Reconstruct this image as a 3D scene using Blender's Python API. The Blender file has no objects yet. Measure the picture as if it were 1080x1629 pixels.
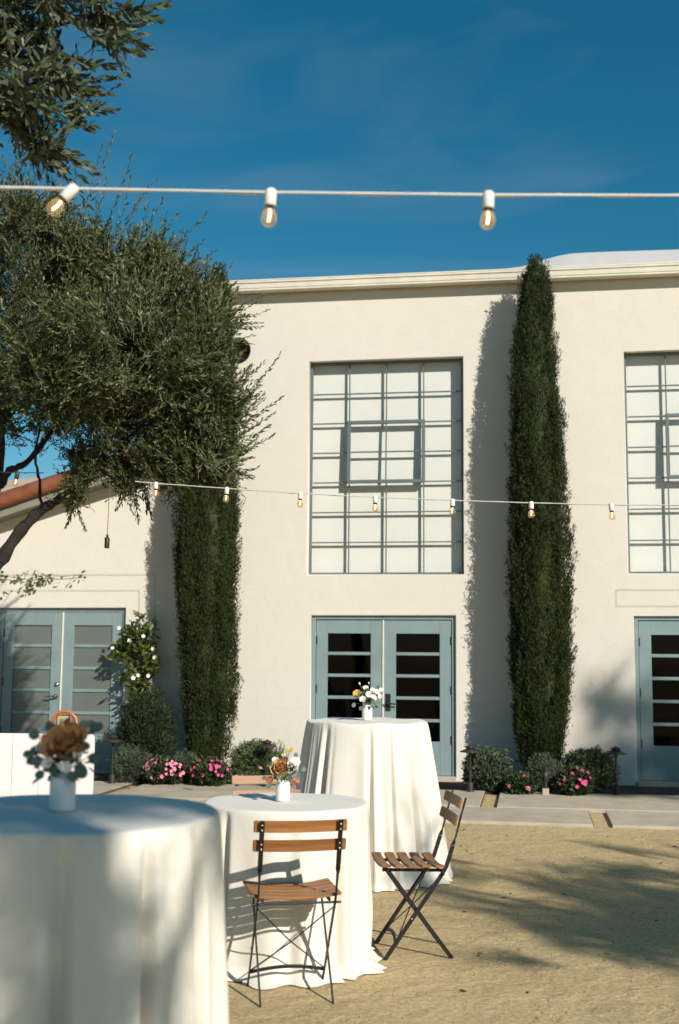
import bpy, bmesh, math, random
import numpy as np
from mathutils import Vector, Matrix, noise as mnoise
R_ = math.radians
rng = np.random.default_rng(11)
random.seed(5)
scn = bpy.context.scene
COL = scn.collection

# ------------------------------------------------------------------ camera
FPX, CX, CY = 1900.0, 540.0, 814.5            # focal length and centre in photograph pixels
YAW, PITCH, ROLL = 0.158, math.atan(232 / FPX), 0.008
CAM = np.array([0.0, 0.0, 1.5])
F0 = np.array([-math.sin(YAW), math.cos(YAW), 0.0]); R0 = np.array([math.cos(YAW), math.sin(YAW), 0.0])
FW = F0 * math.cos(PITCH) + np.array([0, 0, math.sin(PITCH)])
U0 = np.cross(R0, FW)
RT = R0 * math.cos(ROLL) + U0 * math.sin(ROLL)
UP = U0 * math.cos(ROLL) - R0 * math.sin(ROLL)
cd = bpy.data.cameras.new('camera'); cam = bpy.data.objects.new('camera', cd); COL.objects.link(cam)
cam.matrix_world = Matrix(((RT[0], UP[0], -FW[0], CAM[0]), (RT[1], UP[1], -FW[1], CAM[1]), (RT[2], UP[2], -FW[2], CAM[2]), (0, 0, 0, 1)))
cd.sensor_fit = 'HORIZONTAL'; cd.sensor_width = 24.0; cd.lens = FPX * 24.0 / 1080.0
cd.clip_end = 2000; cd.clip_start = 0.05
cd.dof.use_dof = True; cd.dof.focus_distance = 8.0; cd.dof.aperture_fstop = 2.9
scn.camera = cam
# ------------------------------------------------------------------ sky, sun, exposure
SUN = Vector((0.88, -1.0, 0.74)).normalized()          # direction towards the sun
w = bpy.data.worlds.new('World'); scn.world = w; w.use_nodes = True
nt = w.node_tree; nt.nodes.clear()
sky = nt.nodes.new('ShaderNodeTexSky'); sky.sky_type = 'NISHITA'; sky.sun_disc = False
sky.sun_elevation = math.asin(SUN.z); sky.sun_rotation = math.atan2(SUN.x, SUN.y)
sky.air_density = 1.0; sky.dust_density = 0.15; sky.ozone_density = 3.0; sky.altitude = 300
hs = nt.nodes.new('ShaderNodeHueSaturation'); hs.inputs['Saturation'].default_value = 1.36; hs.inputs['Hue'].default_value = 0.475
tc = nt.nodes.new('ShaderNodeTexCoord'); mp = nt.nodes.new('ShaderNodeMapping')
mp.inputs['Rotation'].default_value = (0.3, -0.75, 0.4); mp.inputs['Scale'].default_value = (3.0, 3.0, 12.0)
cn = nt.nodes.new('ShaderNodeTexNoise'); cn.inputs['Scale'].default_value = 1.1; cn.inputs['Detail'].default_value = 5; cn.inputs['Distortion'].default_value = 0.7
cr = nt.nodes.new('ShaderNodeMapRange'); cr.inputs[1].default_value = 0.5; cr.inputs[2].default_value = 0.85; cr.inputs[3].default_value = 0; cr.inputs[4].default_value = 0.13
mx = nt.nodes.new('ShaderNodeMix'); mx.data_type = 'RGBA'; mx.inputs[7].default_value = (6.5, 6.9, 7.2, 1)
bg = nt.nodes.new('ShaderNodeBackground'); bg.inputs['Strength'].default_value = 0.07
out = nt.nodes.new('ShaderNodeOutputWorld')
L = nt.links.new
L(sky.outputs[0], hs.inputs['Color']); L(tc.outputs['Generated'], mp.inputs[0]); L(mp.outputs[0], cn.inputs['Vector'])
L(cn.outputs[0], cr.inputs[0]); L(cr.outputs[0], mx.inputs[0]); L(hs.outputs[0], mx.inputs[6]); L(mx.outputs[2], bg.inputs[0]); L(bg.outputs[0], out.inputs[0])
sd = bpy.data.lights.new('sun', 'SUN'); sd.energy = 5.0; sd.angle = R_(0.53); sd.color = (1.0, 0.945, 0.85)
so = bpy.data.objects.new('sun', sd); COL.objects.link(so); so.location = (12, -12, 14)
so.rotation_euler = (-SUN).to_track_quat('-Z', 'Y').to_euler()
vs = scn.view_settings; vs.view_transform = 'Standard'; vs.look = 'None'; vs.exposure = 0.16; vs.gamma = 1.0; vs.use_curve_mapping = False
scn.render.film_transparent = False
try:
    scn.cycles.use_denoising = True; scn.cycles.max_bounces = 8; scn.cycles.transparent_max_bounces = 16
    scn.cycles.caustics_reflective = False; scn.cycles.caustics_refractive = False
except Exception: pass

# ------------------------------------------------------------------ pixel helpers
def ray(px, py): return FW + RT * (px - CX) / FPX - UP * (py - CY) / FPX
def at(px, py, D): return CAM + D * ray(px, py)
def ground(px, py, z=0.0):
    r = ray(px, py); return CAM + r * (z - CAM[2]) / r[2]
def plane(px, py, Y):
    r = ray(px, py); return CAM + r * Y / r[1]
def fr(xr, d, z=0.0):            # camera-frame right / forward metres -> world
    return np.array([R0[0] * xr + F0[0] * d, R0[1] * xr + F0[1] * d, z])
YW = float(at(600, 1046, 14.75)[1])             # the long wall stands along y = YW
def wl(px, py): p = plane(px, py, YW); return p[0], p[2]

# ------------------------------------------------------------------ materials
MATS = {}
def nodes_of(name):
    m = bpy.data.materials.new(name); m.use_nodes = True
    t = m.node_tree; t.nodes.clear()
    o = t.nodes.new('ShaderNodeOutputMaterial'); b = t.nodes.new('ShaderNodeBsdfPrincipled')
    t.links.new(b.outputs[0], o.inputs[0]); MATS[name] = m
    return m, t, b, o
def noise_tex(t, scale, detail=4, rough=0.6, vec=None, dist=0.0):
    n = t.nodes.new('ShaderNodeTexNoise'); n.inputs['Scale'].default_value = scale
    n.inputs['Detail'].default_value = detail; n.inputs['Roughness'].default_value = rough; n.inputs['Distortion'].default_value = dist
    if vec is not None: t.links.new(vec, n.inputs['Vector'])
    return n.outputs[0]
def coords(t, kind='Object', scale=(1, 1, 1), rot=(0, 0, 0)):
    c = t.nodes.new('ShaderNodeTexCoord'); m = t.nodes.new('ShaderNodeMapping')
    m.inputs['Scale'].default_value = scale; m.inputs['Rotation'].default_value = rot
    t.links.new(c.outputs[kind], m.inputs[0]); return m.outputs[0]
def ramp(t, fac, stops):
    r = t.nodes.new('ShaderNodeValToRGB'); t.links.new(fac, r.inputs[0])
    while len(r.color_ramp.elements) < len(stops): r.color_ramp.elements.new(0.5)
    for e, (p, c) in zip(r.color_ramp.elements, stops): e.position = p; e.color = (*c, 1)
    return r.outputs[0]
def mixc(t, fac, a, b, mode='MIX'):
    m = t.nodes.new('ShaderNodeMix'); m.data_type = 'RGBA'; m.blend_type = mode
    for s, v in ((0, fac), (6, a), (7, b)):
        if isinstance(v, bpy.types.NodeSocket): t.links.new(v, m.inputs[s])
        elif s == 0: m.inputs[0].default_value = v
        else: m.inputs[s].default_value = (*v, 1)
    return m.outputs[2]
def bump(t, b, h, strength, dist, prev=None):
    n = t.nodes.new('ShaderNodeBump'); n.inputs['Strength'].default_value = strength; n.inputs['Distance'].default_value = dist
    t.links.new(h, n.inputs['Height'])
    if prev is not None: t.links.new(prev, n.inputs['Normal'])
    t.links.new(n.outputs[0], b.inputs['Normal']); return n.outputs[0]
def math_n(t, op, a, b=None):
    n = t.nodes.new('ShaderNodeMath'); n.operation = op
    for i, v in enumerate((a, b)):
        if v is None: continue
        if isinstance(v, bpy.types.NodeSocket): t.links.new(v, n.inputs[i])
        else: n.inputs[i].default_value = v
    return n.outputs[0]
def simple(name, col, rough=0.6, metal=0.0, var=0.12, scale=6.0, bstr=0.0, bscale=60.0, bdist=0.003, spec=0.5, kind='Object'):
    m, t, b, o = nodes_of(name); v = coords(t, kind)
    lo = tuple(c * (1 - var) for c in col); hi = tuple(min(1, c * (1 + var)) for c in col)
    t.links.new(ramp(t, noise_tex(t, scale, 5, 0.62, v), [(0.3, lo), (0.7, hi)]), b.inputs['Base Color'])
    b.inputs['Roughness'].default_value = rough; b.inputs['Metallic'].default_value = metal
    b.inputs['Specular IOR Level'].default_value = spec
    if bstr: bump(t, b, noise_tex(t, bscale, 4, 0.6, v), bstr, bdist)
    return m
def stucco(name, col):
    m, t, b, o = nodes_of(name); v = coords(t)
    big = noise_tex(t, 0.55, 5, 0.6, v, 0.4); mid = noise_tex(t, 5, 6, 0.65, v)
    c = ramp(t, big, [(0.25, tuple(x * 0.95 for x in col)), (0.75, col)])
    c = mixc(t, 0.35, c, ramp(t, mid, [(0.3, tuple(x * 0.93 for x in col)), (0.7, tuple(min(1, x * 1.04) for x in col))]))
    st = noise_tex(t, 1.0, 5, 0.7, coords(t, scale=(5, 5, 0.35)), 0.3)       # faint rain streaks
    c = mixc(t, ramp(t, st, [(0.62, (0, 0, 0)), (0.82, (0.22, 0.22, 0.22))]), c, tuple(x * 0.82 for x in col))
    t.links.new(c, b.inputs['Base Color']); b.inputs['Roughness'].default_value = 0.92; b.inputs['Specular IOR Level'].default_value = 0.2
    p = bump(t, b, noise_tex(t, 3.0, 3, 0.5, v), 0.5, 0.012)
    p = bump(t, b, noise_tex(t, 26, 4, 0.6, v), 0.5, 0.004, p)
    bump(t, b, noise_tex(t, 130, 3, 0.6, v), 0.6, 0.0018, p)
    return m
def paint(name, col):
    m, t, b, o = nodes_of(name); v = coords(t)
    c = ramp(t, noise_tex(t, 3, 6, 0.65, v), [(0.3, tuple(x * 0.88 for x in col)), (0.7, tuple(x * 1.07 for x in col))])
    dirt = ramp(t, noise_tex(t, 14, 6, 0.75, v), [(0.62, (0, 0, 0)), (0.8, (0.5, 0.5, 0.5))])
    c = mixc(t, dirt, c, tuple(x * 0.72 + 0.03 for x in col))
    t.links.new(c, b.inputs['Base Color']); b.inputs['Roughness'].default_value = 0.5
    bump(t, b, noise_tex(t, 90, 3, 0.6, v), 0.15, 0.002)
    return m
def wood(name, dark, light, axis=0, scale=1.0):
    m, t, b, o = nodes_of(name)
    s = [40 * scale] * 3; s[axis] = 2.2 * scale
    v = coords(t, scale=tuple(s)); g = noise_tex(t, 1.0, 5, 0.65, v, 0.6)
    c = ramp(t, g, [(0.28, dark), (0.5, tuple((a + q) / 2 for a, q in zip(dark, light))), (0.75, light)])
    oi = t.nodes.new('ShaderNodeObjectInfo')
    c = mixc(t, math_n(t, 'MULTIPLY', oi.outputs['Random'], 0.4), c, tuple(x * 0.6 for x in dark))
    t.links.new(c, b.inputs['Base Color']); b.inputs['Roughness'].default_value = 0.5
    bump(t, b, g, 0.3, 0.0015)
    return m
def leafmat(name, dark, light, back=None, rough=0.5, trans=0.25, spec=0.4):
    m, t, b, o = nodes_of(name)
    g = t.nodes.new('ShaderNodeNewGeometry')
    c = ramp(t, g.outputs['Random Per Island'], [(0.0, dark), (0.6, tuple((a + q) / 2 for a, q in zip(dark, light))), (1.0, light)])
    v = coords(t); c = mixc(t, ramp(t, noise_tex(t, 3.5, 3, 0.6, v), [(0.35, (0, 0, 0)), (0.7, (0.6, 0.6, 0.6))]), c, tuple(x * 0.65 for x in dark))
    if back: c = mixc(t, g.outputs['Backfacing'], c, back)
    t.links.new(c, b.inputs['Base Color']); b.inputs['Roughness'].default_value = rough; b.inputs['Specular IOR Level'].default_value = spec
    tr = t.nodes.new('ShaderNodeBsdfTranslucent'); t.links.new(c, tr.inputs[0])
    ms = t.nodes.new('ShaderNodeMixShader'); ms.inputs[0].default_value = trans
    t.links.new(b.outputs[0], ms.inputs[1]); t.links.new(tr.outputs[0], ms.inputs[2]); t.links.new(ms.outputs[0], o.inputs[0])
    return m
def glass(name, tint, refl=0.05):
    m, t, b, o = nodes_of(name); t.nodes.remove(b)
    tr = t.nodes.new('ShaderNodeBsdfTransparent'); tr.inputs[0].default_value = (*tint, 1)
    gl = t.nodes.new('ShaderNodeBsdfGlossy'); gl.inputs['Roughness'].default_value = 0.03
    v = coords(t); n = t.nodes.new('ShaderNodeBump'); n.inputs['Strength'].default_value = 0.12; n.inputs['Distance'].default_value = 0.004
    t.links.new(noise_tex(t, 4, 2, 0.5, v), n.inputs['Height']); t.links.new(n.outputs[0], gl.inputs['Normal'])
    fz = t.nodes.new('ShaderNodeFresnel'); fz.inputs[0].default_value = 1.45
    ge = t.nodes.new('ShaderNodeNewGeometry'); ms = t.nodes.new('ShaderNodeMixShader')
    t.links.new(math_n(t, 'MULTIPLY', math_n(t, 'ADD', fz.outputs[0], refl - 0.035), math_n(t, 'SUBTRACT', 1.0, ge.outputs['Backfacing'])), ms.inputs[0])
    t.links.new(tr.outputs[0], ms.inputs[1]); t.links.new(gl.outputs[0], ms.inputs[2]); t.links.new(ms.outputs[0], o.inputs[0])
    return m

stucco('stucco', (0.655, 0.607, 0.53)); stucco('stucco_wing', (0.675, 0.627, 0.55))
paint('teal_paint', (0.2, 0.27, 0.275)); paint('steel_window', (0.11, 0.14, 0.14)); paint('off_white', (0.68, 0.63, 0.53))
simple('metal_white', (0.62, 0.6, 0.55), 0.5); simple('membrane', (0.43, 0.43, 0.43), 0.8, var=0.06, scale=1.5)
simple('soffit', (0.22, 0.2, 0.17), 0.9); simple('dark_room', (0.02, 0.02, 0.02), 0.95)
simple('copper', (0.30, 0.105, 0.055), 0.45, 0.35, 0.35, 5.0, 0.2, 20, 0.004); simple('clay', (0.36, 0.17, 0.1), 0.85, var=0.3, scale=3)
simple('tan_roof', (0.42, 0.33, 0.25), 0.9, var=0.2, scale=4)
simple('blind', (0.74, 0.72, 0.67), 0.9, var=0.025, scale=2.0, bstr=0.15, bscale=4, bdist=0.01)
simple('bronze', (0.05, 0.042, 0.035), 0.55, 0.5, 0.3, 20); simple('black_steel', (0.014, 0.013, 0.012), 0.42, 0.3, 0.4, 30, 0.15, 120, 0.0006)
simple('rivet', (0.6, 0.58, 0.55), 0.3, 1.0); simple('nickel', (0.5, 0.47, 0.42), 0.28, 1.0)
simple('dark_hardware', (0.06, 0.055, 0.05), 0.4, 0.8)
simple('soil', (0.06, 0.042, 0.028), 1.0, var=0.5, scale=20, bstr=0.9, bscale=35, bdist=0.03)
simple('ceramic', (0.78, 0.76, 0.72), 0.35, var=0.03, spec=0.5); simple('stem', (0.09, 0.14, 0.04), 0.6)
simple('cable_white', (0.62, 0.6, 0.55), 0.5); simple('socket_white', (0.74, 0.71, 0.66), 0.45); simple('cable_dark', (0.04, 0.035, 0.03), 0.6)
simple('bark', (0.028, 0.021, 0.016), 0.95, var=0.45, scale=9, bstr=0.9, bscale=16, bdist=0.02); simple('twig', (0.11, 0.11, 0.06), 0.9, var=0.3, scale=8)
simple('rose_rust', (0.5, 0.25, 0.1), 0.75, var=0.25, scale=40); simple('rose_tan', (0.60, 0.32, 0.13), 0.75, var=0.2, scale=40)
simple('petal_white', (0.78, 0.75, 0.66), 0.7, var=0.05); simple('petal_yellow', (0.58, 0.36, 0.09), 0.7, var=0.2, scale=30)
simple('petal_blush', (0.62, 0.42, 0.34), 0.7, var=0.12, scale=30); simple('anemone_eye', (0.02, 0.015, 0.02), 0.7)
simple('bud', (0.5, 0.48, 0.2), 0.7); simple('petal_pink', (0.72, 0.2, 0.33), 0.65, var=0.2, scale=30); simple('petal_magenta', (0.6, 0.06, 0.2), 0.65, var=0.2, scale=30)
simple('eucalyptus', (0.10, 0.15, 0.115), 0.65, var=0.25, scale=18); simple('rust_leaf', (0.34, 0.10, 0.05), 0.7, var=0.25, scale=18)
simple('tabletop', (0.35, 0.25, 0.15), 0.6); simple('orange_leather', (0.55, 0.13, 0.03), 0.4, var=0.15); simple('kraft', (0.52, 0.36, 0.18), 0.8, var=0.08)
simple('mdf_white', (0.76, 0.70, 0.66), 0.6, var=0.05, scale=3); simple('rust_shade_edge', (0.13, 0.075, 0.045), 0.8, var=0.3)  # edging brown is darkened to include the shadow in the slab gaps
wood('chair_wood', (0.17, 0.06, 0.016), (0.43, 0.19, 0.06), axis=1)
leafmat('olive_leaf', (0.024, 0.038, 0.01), (0.125, 0.145, 0.04), back=(0.125, 0.14, 0.06), trans=0.14)
leafmat('olive_leaf_dark', (0.026, 0.042, 0.016), (0.11, 0.135, 0.05), back=(0.1, 0.12, 0.075), trans=0.12)
leafmat('cypress_leaf', (0.018, 0.027, 0.007), (0.058, 0.072, 0.017), trans=0.08, rough=0.7, spec=0.25)
leafmat('shrub_dark', (0.022, 0.036, 0.014), (0.06, 0.08, 0.03), trans=0.1, rough=0.7, spec=0.25)
leafmat('rosemary', (0.055, 0.08, 0.045), (0.14, 0.17, 0.1), trans=0.12, rough=0.7, spec=0.25)
leafmat('shrub_light', (0.075, 0.105, 0.042), (0.2, 0.23, 0.105), trans=0.15, rough=0.65)
leafmat('vine_leaf', (0.045, 0.075, 0.013), (0.17, 0.2, 0.045), trans=0.2, rough=0.42)
leafmat('flower_leaf', (0.03, 0.05, 0.015), (0.09, 0.12, 0.035), trans=0.15)
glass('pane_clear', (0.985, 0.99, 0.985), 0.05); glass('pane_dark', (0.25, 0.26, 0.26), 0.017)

def frosted():
    m, t, b, o = nodes_of('pane_frosted')
    v = coords(t); t.links.new(ramp(t, noise_tex(t, 1.5, 3, 0.5, v), [(0.3, (0.115, 0.125, 0.112)), (0.7, (0.15, 0.16, 0.145))]), b.inputs['Base Color'])
    b.inputs['Roughness'].default_value = 0.45
frosted()
def bulb_glass():
    m, t, b, o = nodes_of('bulb_glass'); t.nodes.remove(b)
    tr = t.nodes.new('ShaderNodeBsdfTransparent'); tr.inputs[0].default_value = (0.96, 0.86, 0.70, 1)
    gl = t.nodes.new('ShaderNodeBsdfGlossy'); gl.inputs['Roughness'].default_value = 0.05
    fz = t.nodes.new('ShaderNodeFresnel'); fz.inputs[0].default_value = 1.5
    df = t.nodes.new('ShaderNodeBsdfTranslucent'); df.inputs[0].default_value = (0.9, 0.76, 0.55, 1); ge = t.nodes.new('ShaderNodeNewGeometry')
    m1 = t.nodes.new('ShaderNodeMixShader'); m1.inputs[0].default_value = 0.3
    m2 = t.nodes.new('ShaderNodeMixShader')
    t.links.new(tr.outputs[0], m1.inputs[1]); t.links.new(df.outputs[0], m1.inputs[2])
    t.links.new(math_n(t, 'MULTIPLY', fz.outputs[0], math_n(t, 'SUBTRACT', 1.0, ge.outputs['Backfacing'])), m2.inputs[0]); t.links.new(m1.outputs[0], m2.inputs[1]); t.links.new(gl.outputs[0], m2.inputs[2]); t.links.new(m2.outputs[0], o.inputs[0])
    m, t, b, o = nodes_of('filament'); b.inputs['Base Color'].default_value = (1, 0.7, 0.4, 1)
    b.inputs['Emission Color'].default_value = (1, 0.72, 0.42, 1); b.inputs['Emission Strength'].default_value = 8.0
bulb_glass()
def linen(name, col):
    m, t, b, o = nodes_of(name); v = coords(t)
    c = ramp(t, noise_tex(t, 2.5, 5, 0.6, v), [(0.3, tuple(x * 0.95 for x in col)), (0.7, col)])
    wv = noise_tex(t, 1.0, 2, 0.5, coords(t, scale=(500, 500, 60))); wh = noise_tex(t, 1.0, 2, 0.5, coords(t, scale=(60, 60, 500)))
    wsum = math_n(t, 'ADD', wv, wh)
    c = mixc(t, 0.12, c, ramp(t, wsum, [(0.7, tuple(x * 0.75 for x in col)), (1.2, (1, 0.97, 0.92))]))
    t.links.new(c, b.inputs['Base Color']); b.inputs['Roughness'].default_value = 0.95; b.inputs['Specular IOR Level'].default_value = 0.1
    b.inputs['Sheen Weight'].default_value = 0.15
    p = bump(t, b, noise_tex(t, 9, 4, 0.6, v, 0.5), 0.25, 0.012)
    bump(t, b, wsum, 0.25, 0.0008, p)
linen('linen', (0.70, 0.65, 0.56))
def dg():
    m, t, b, o = nodes_of('decomposed_granite'); v = coords(t)
    c = ramp(t, noise_tex(t, 0.7, 5, 0.65, v, 0.3), [(0.3, (0.47, 0.345, 0.175)), (0.7, (0.60, 0.46, 0.255))])
    c = mixc(t, 0.5, c, ramp(t, noise_tex(t, 38, 6, 0.8, v), [(0.36, (0.2, 0.135, 0.065)), (0.5, (0.5, 0.37, 0.19)), (0.66, (0.74, 0.59, 0.36))]))
    spk = ramp(t, noise_tex(t, 95, 2, 0.5, v), [(0.66, (0, 0, 0)), (0.70, (1, 1, 1))])
    c = mixc(t, math_n(t, 'MULTIPLY', spk, 0.55), c, (0.12, 0.09, 0.06))
    t.links.new(c, b.inputs['Base Color']); b.inputs['Roughness'].default_value = 0.95; b.inputs['Specular IOR Level'].default_value = 0.15
    p = bump(t, b, noise_tex(t, 2.2, 4, 0.6, v), 0.7, 0.03)
    p = bump(t, b, noise_tex(t, 5.5, 4, 0.6, v, 0.6), 0.7, 0.04, p)
    p = bump(t, b, noise_tex(t, 20, 5, 0.7, v, 0.4), 0.55, 0.012, p)
    p = bump(t, b, noise_tex(t, 75, 4, 0.75, v), 0.9, 0.006, p)
    for (gx, gy), rot, rad, ws in TREADS:                       # pressed tread marks of shoes and barrows
        cc = t.nodes.new('ShaderNodeTexCoord'); mm = t.nodes.new('ShaderNodeMapping'); mm.vector_type = 'POINT'
        mm.inputs['Rotation'].default_value = (0, 0, -rot)
        sub = t.nodes.new('ShaderNodeVectorMath'); sub.operation = 'SUBTRACT'; sub.inputs[1].default_value = (gx, gy, 0)
        t.links.new(cc.outputs['Object'], sub.inputs[0]); t.links.new(sub.outputs[0], mm.inputs[0])
        wv = t.nodes.new('ShaderNodeTexWave'); wv.inputs['Scale'].default_value = ws; wv.inputs['Distortion'].default_value = 5.0; wv.inputs['Detail'].default_value = 3; wv.inputs['Detail Scale'].default_value = 0.6
        t.links.new(mm.outputs[0], wv.inputs['Vector'])
        m2 = t.nodes.new('ShaderNodeMapping'); m2.inputs['Scale'].default_value = (1 / rad[0], 1 / rad[1], 1); t.links.new(mm.outputs[0], m2.inputs[0])
        gr = t.nodes.new('ShaderNodeTexGradient'); gr.gradient_type = 'SPHERICAL'; t.links.new(m2.outputs[0], gr.inputs[0])
        h = math_n(t, 'MULTIPLY', wv.outputs[1], math_n(t, 'MINIMUM', math_n(t, 'MULTIPLY', gr.outputs[1], 2.0), 1.0))
        p = bump(t, b, h, 0.5, 0.009, p)
g1 = ground(775, 1535); g2 = ground(830, 1360); g3 = ground(985, 1610); g4 = ground(930, 1400)
TREADS = [((g1[0], g1[1]), 0.45, (0.32, 0.16), 13), ((g2[0], g2[1]), -0.5, (0.9, 0.22), 9), ((g3[0], g3[1]), 1.0, (0.25, 0.12), 14), ((g4[0], g4[1]), 0.2, (0.8, 0.2), 10)]
dg()
simple('concrete', (0.43, 0.375, 0.29), 0.9, var=0.16, scale=3.0, bstr=0.4, bscale=60, bdist=0.004, spec=0.2)
simple('pebble', (0.36, 0.27, 0.16), 0.95, var=0.5, scale=40, spec=0.2)

# ------------------------------------------------------------------ mesh helpers
class MB:
    def __init__(s): s.v = []; s.f = []; s.sm = []
    def add(s, vs, fs, smooth=False):
        n = len(s.v); s.v += [tuple(map(float, p)) for p in vs]
        s.f += [tuple(i + n for i in q) for q in fs]; s.sm += [smooth] * len(fs); return s
    def box(s, x0, x1, y0, y1, z0, z1, bev=0.0, M=None):
        bm = bmesh.new(); bmesh.ops.create_cube(bm, size=1.0)
        for q in bm.verts: q.co = Vector(((x0 + x1) / 2 + q.co.x * (x1 - x0), (y0 + y1) / 2 + q.co.y * (y1 - y0), (z0 + z1) / 2 + q.co.z * (z1 - z0)))
        if bev: bmesh.ops.bevel(bm, geom=bm.edges[:], offset=bev, segments=2 if bev > 0.004 else 1, affect='EDGES', profile=0.6)
        if M is not None: bmesh.ops.transform(bm, matrix=M, verts=bm.verts)
        bm.verts.index_update(); s.add([q.co for q in bm.verts], [[q.index for q in fc.verts] for fc in bm.faces]); bm.free(); return s
    def tube(s, pts, rad, n=8, cap=True):
        pts = [np.array(p, float) for p in pts]; m = len(pts)
        if not hasattr(rad, '__len__'): rad = [rad] * m
        vs = []; prev = None
        for i, p in enumerate(pts):
            d = pts[min(i + 1, m - 1)] - pts[max(i - 1, 0)]; d = d / (np.linalg.norm(d) + 1e-9)
            if prev is None:
                a = np.array([0, 0, 1.0]) if abs(d[2]) < 0.9 else np.array([1.0, 0, 0])
            else: a = prev
            x = a - d * a.dot(d); x /= np.linalg.norm(x) + 1e-9; y = np.cross(d, x); prev = x
            for k in range(n):
                t = 2 * math.pi * k / n; vs.append(p + rad[i] * (x * math.cos(t) + y * math.sin(t)))
        fs = [(i * n + k, i * n + (k + 1) % n, (i + 1) * n + (k + 1) % n, (i + 1) * n + k) for i in range(m - 1) for k in range(n)]
        s.add(vs, fs, True)
        if cap: s.add(vs[:n], [tuple(range(n))[::-1]]); s.add(vs[-n:], [tuple(range(n))])
        return s
    def lathe(s, prof, n=24, c=(0, 0, 0), smooth=True, M=None):
        vs = []
        for r, z in prof:
            for k in range(n):
                t = 2 * math.pi * k / n; vs.append(Vector((c[0] + r * math.cos(t), c[1] + r * math.sin(t), c[2] + z)))
        if M is not None: vs = [M @ q for q in vs]
        fs = [(i * n + k, i * n + (k + 1) % n, (i + 1) * n + (k + 1) % n, (i + 1) * n + k) for i in range(len(prof) - 1) for k in range(n)]
        return s.add(vs, fs, smooth)
    def loft(s, secs, smooth=False):       # secs: (centre, half-vector a, half-vector b)
        vs = []
        for c, a, b in secs:
            c, a, b = (np.array(q, float) for q in (c, a, b)); vs += [c - a - b, c + a - b, c + a + b, c - a + b]
        m = len(secs); fs = [(i * 4 + k, i * 4 + (k + 1) % 4, (i + 1) * 4 + (k + 1) % 4, (i + 1) * 4 + k) for i in range(m - 1) for k in range(4)]
        fs += [(3, 2, 1, 0), tuple(range(4 * m - 4, 4 * m))]
        return s.add(vs, fs, smooth)
    def mesh(s, name, org=(0, 0, 0)):
        me = bpy.data.meshes.new(name)
        o = np.array(org); me.from_pydata([tuple(np.array(p) - o) for p in s.v] if any(org) else s.v, [], s.f)
        me.polygons.foreach_set('use_smooth', s.sm); me.update(); return me
def link(name, me, mat=None, parent=None):
    o = bpy.data.objects.new(name, me); COL.objects.link(o)
    if mat and me and not me.materials: me.materials.append(MATS[mat])
    if parent: o.parent = parent
    return o
def worg(o):
    p = np.zeros(3)
    while o is not None: p += np.array(o.location); o = o.parent
    return p
def part(name, mb, mat, parent=None, kind=None, world=True):
    me = mb.mesh(name, tuple(worg(parent)) if (parent and world) else (0, 0, 0)) if isinstance(mb, MB) else mb
    o = link(name, me, mat, parent)
    if kind: o['kind'] = kind
    return o
def tag(o, label, cat, group=None):
    o['label'] = label; o['category'] = cat
    if group: o['group'] = group
    return o
def thing(name, loc, label, cat, group=None, rz=0.0):
    o = bpy.data.objects.new(name, None); COL.objects.link(o); o.empty_display_size = 0.1
    o.location = tuple(map(float, loc)); o.rotation_euler = (0, 0, rz); return tag(o, label, cat, group)
def struct(o): o['kind'] = 'structure'; return o
def copy_tree(o, parent=None, loc=None):
    c = o.copy(); COL.objects.link(c); c.parent = parent
    if loc is not None: c.location = loc
    for ch in o.children: copy_tree(ch, c)
    return c
def quads_mesh(name, V, nper):
    """V: (N, nper, 3) polygons, each an island"""
    n = V.shape[0]; me = bpy.data.meshes.new(name)
    me.vertices.add(n * nper); me.vertices.foreach_set('co', V.reshape(-1).astype(np.float32))
    me.loops.add(n * nper); me.loops.foreach_set('vertex_index', np.arange(n * nper, dtype=np.int32))
    me.polygons.add(n); me.polygons.foreach_set('loop_start', np.arange(0, n * nper, nper, dtype=np.int32))
    me.update(calc_edges=True); me.validate(); return me
def unit(a): return a / (np.linalg.norm(a, axis=-1, keepdims=True) + 1e-9)
def leaves(P, A, Ln, Wd, hexa=False, curl=0.12):
    N = len(P); A = unit(A); rv = rng.normal(size=(N, 3)); S = unit(np.cross(A, rv)); Nn = np.cross(S, A)
    Ln = np.broadcast_to(Ln, N)[:, None]; Wd = np.broadcast_to(Wd, N)[:, None]
    if hexa:
        pts = [P, P + A * Ln * .3 + S * Wd * .45 + Nn * Ln * curl * .5, P + A * Ln * .68 + S * Wd * .42 + Nn * Ln * curl * .5, P + A * Ln,
               P + A * Ln * .68 - S * Wd * .42 + Nn * Ln * curl * .5, P + A * Ln * .3 - S * Wd * .45 + Nn * Ln * curl * .5]
        return np.stack(pts, 1)
    return np.stack([P, P + A * Ln * .5 + S * Wd * .5 + Nn * Ln * curl, P + A * Ln, P + A * Ln * .5 - S * Wd * .5 + Nn * Ln * curl], 1)
def strips(P0, P1, r):
    """thin three-sided twigs as (N*3,4,3) quads"""
    A = unit(P1 - P0); S = unit(np.cross(A, np.array([0.3, 0.2, 1.0]))); T = np.cross(A, S); o = []
    r = np.broadcast_to(r, len(P0))[:, None]; c = [S * math.cos(a) + T * math.sin(a) for a in (0, 2.094, 4.189)]
    for i in range(3):
        a, b = c[i], c[(i + 1) % 3]; o.append(np.stack([P0 + a * r, P0 + b * r, P1 + b * r * .5, P1 + a * r * .5], 1))
    return np.concatenate(o)
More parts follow.
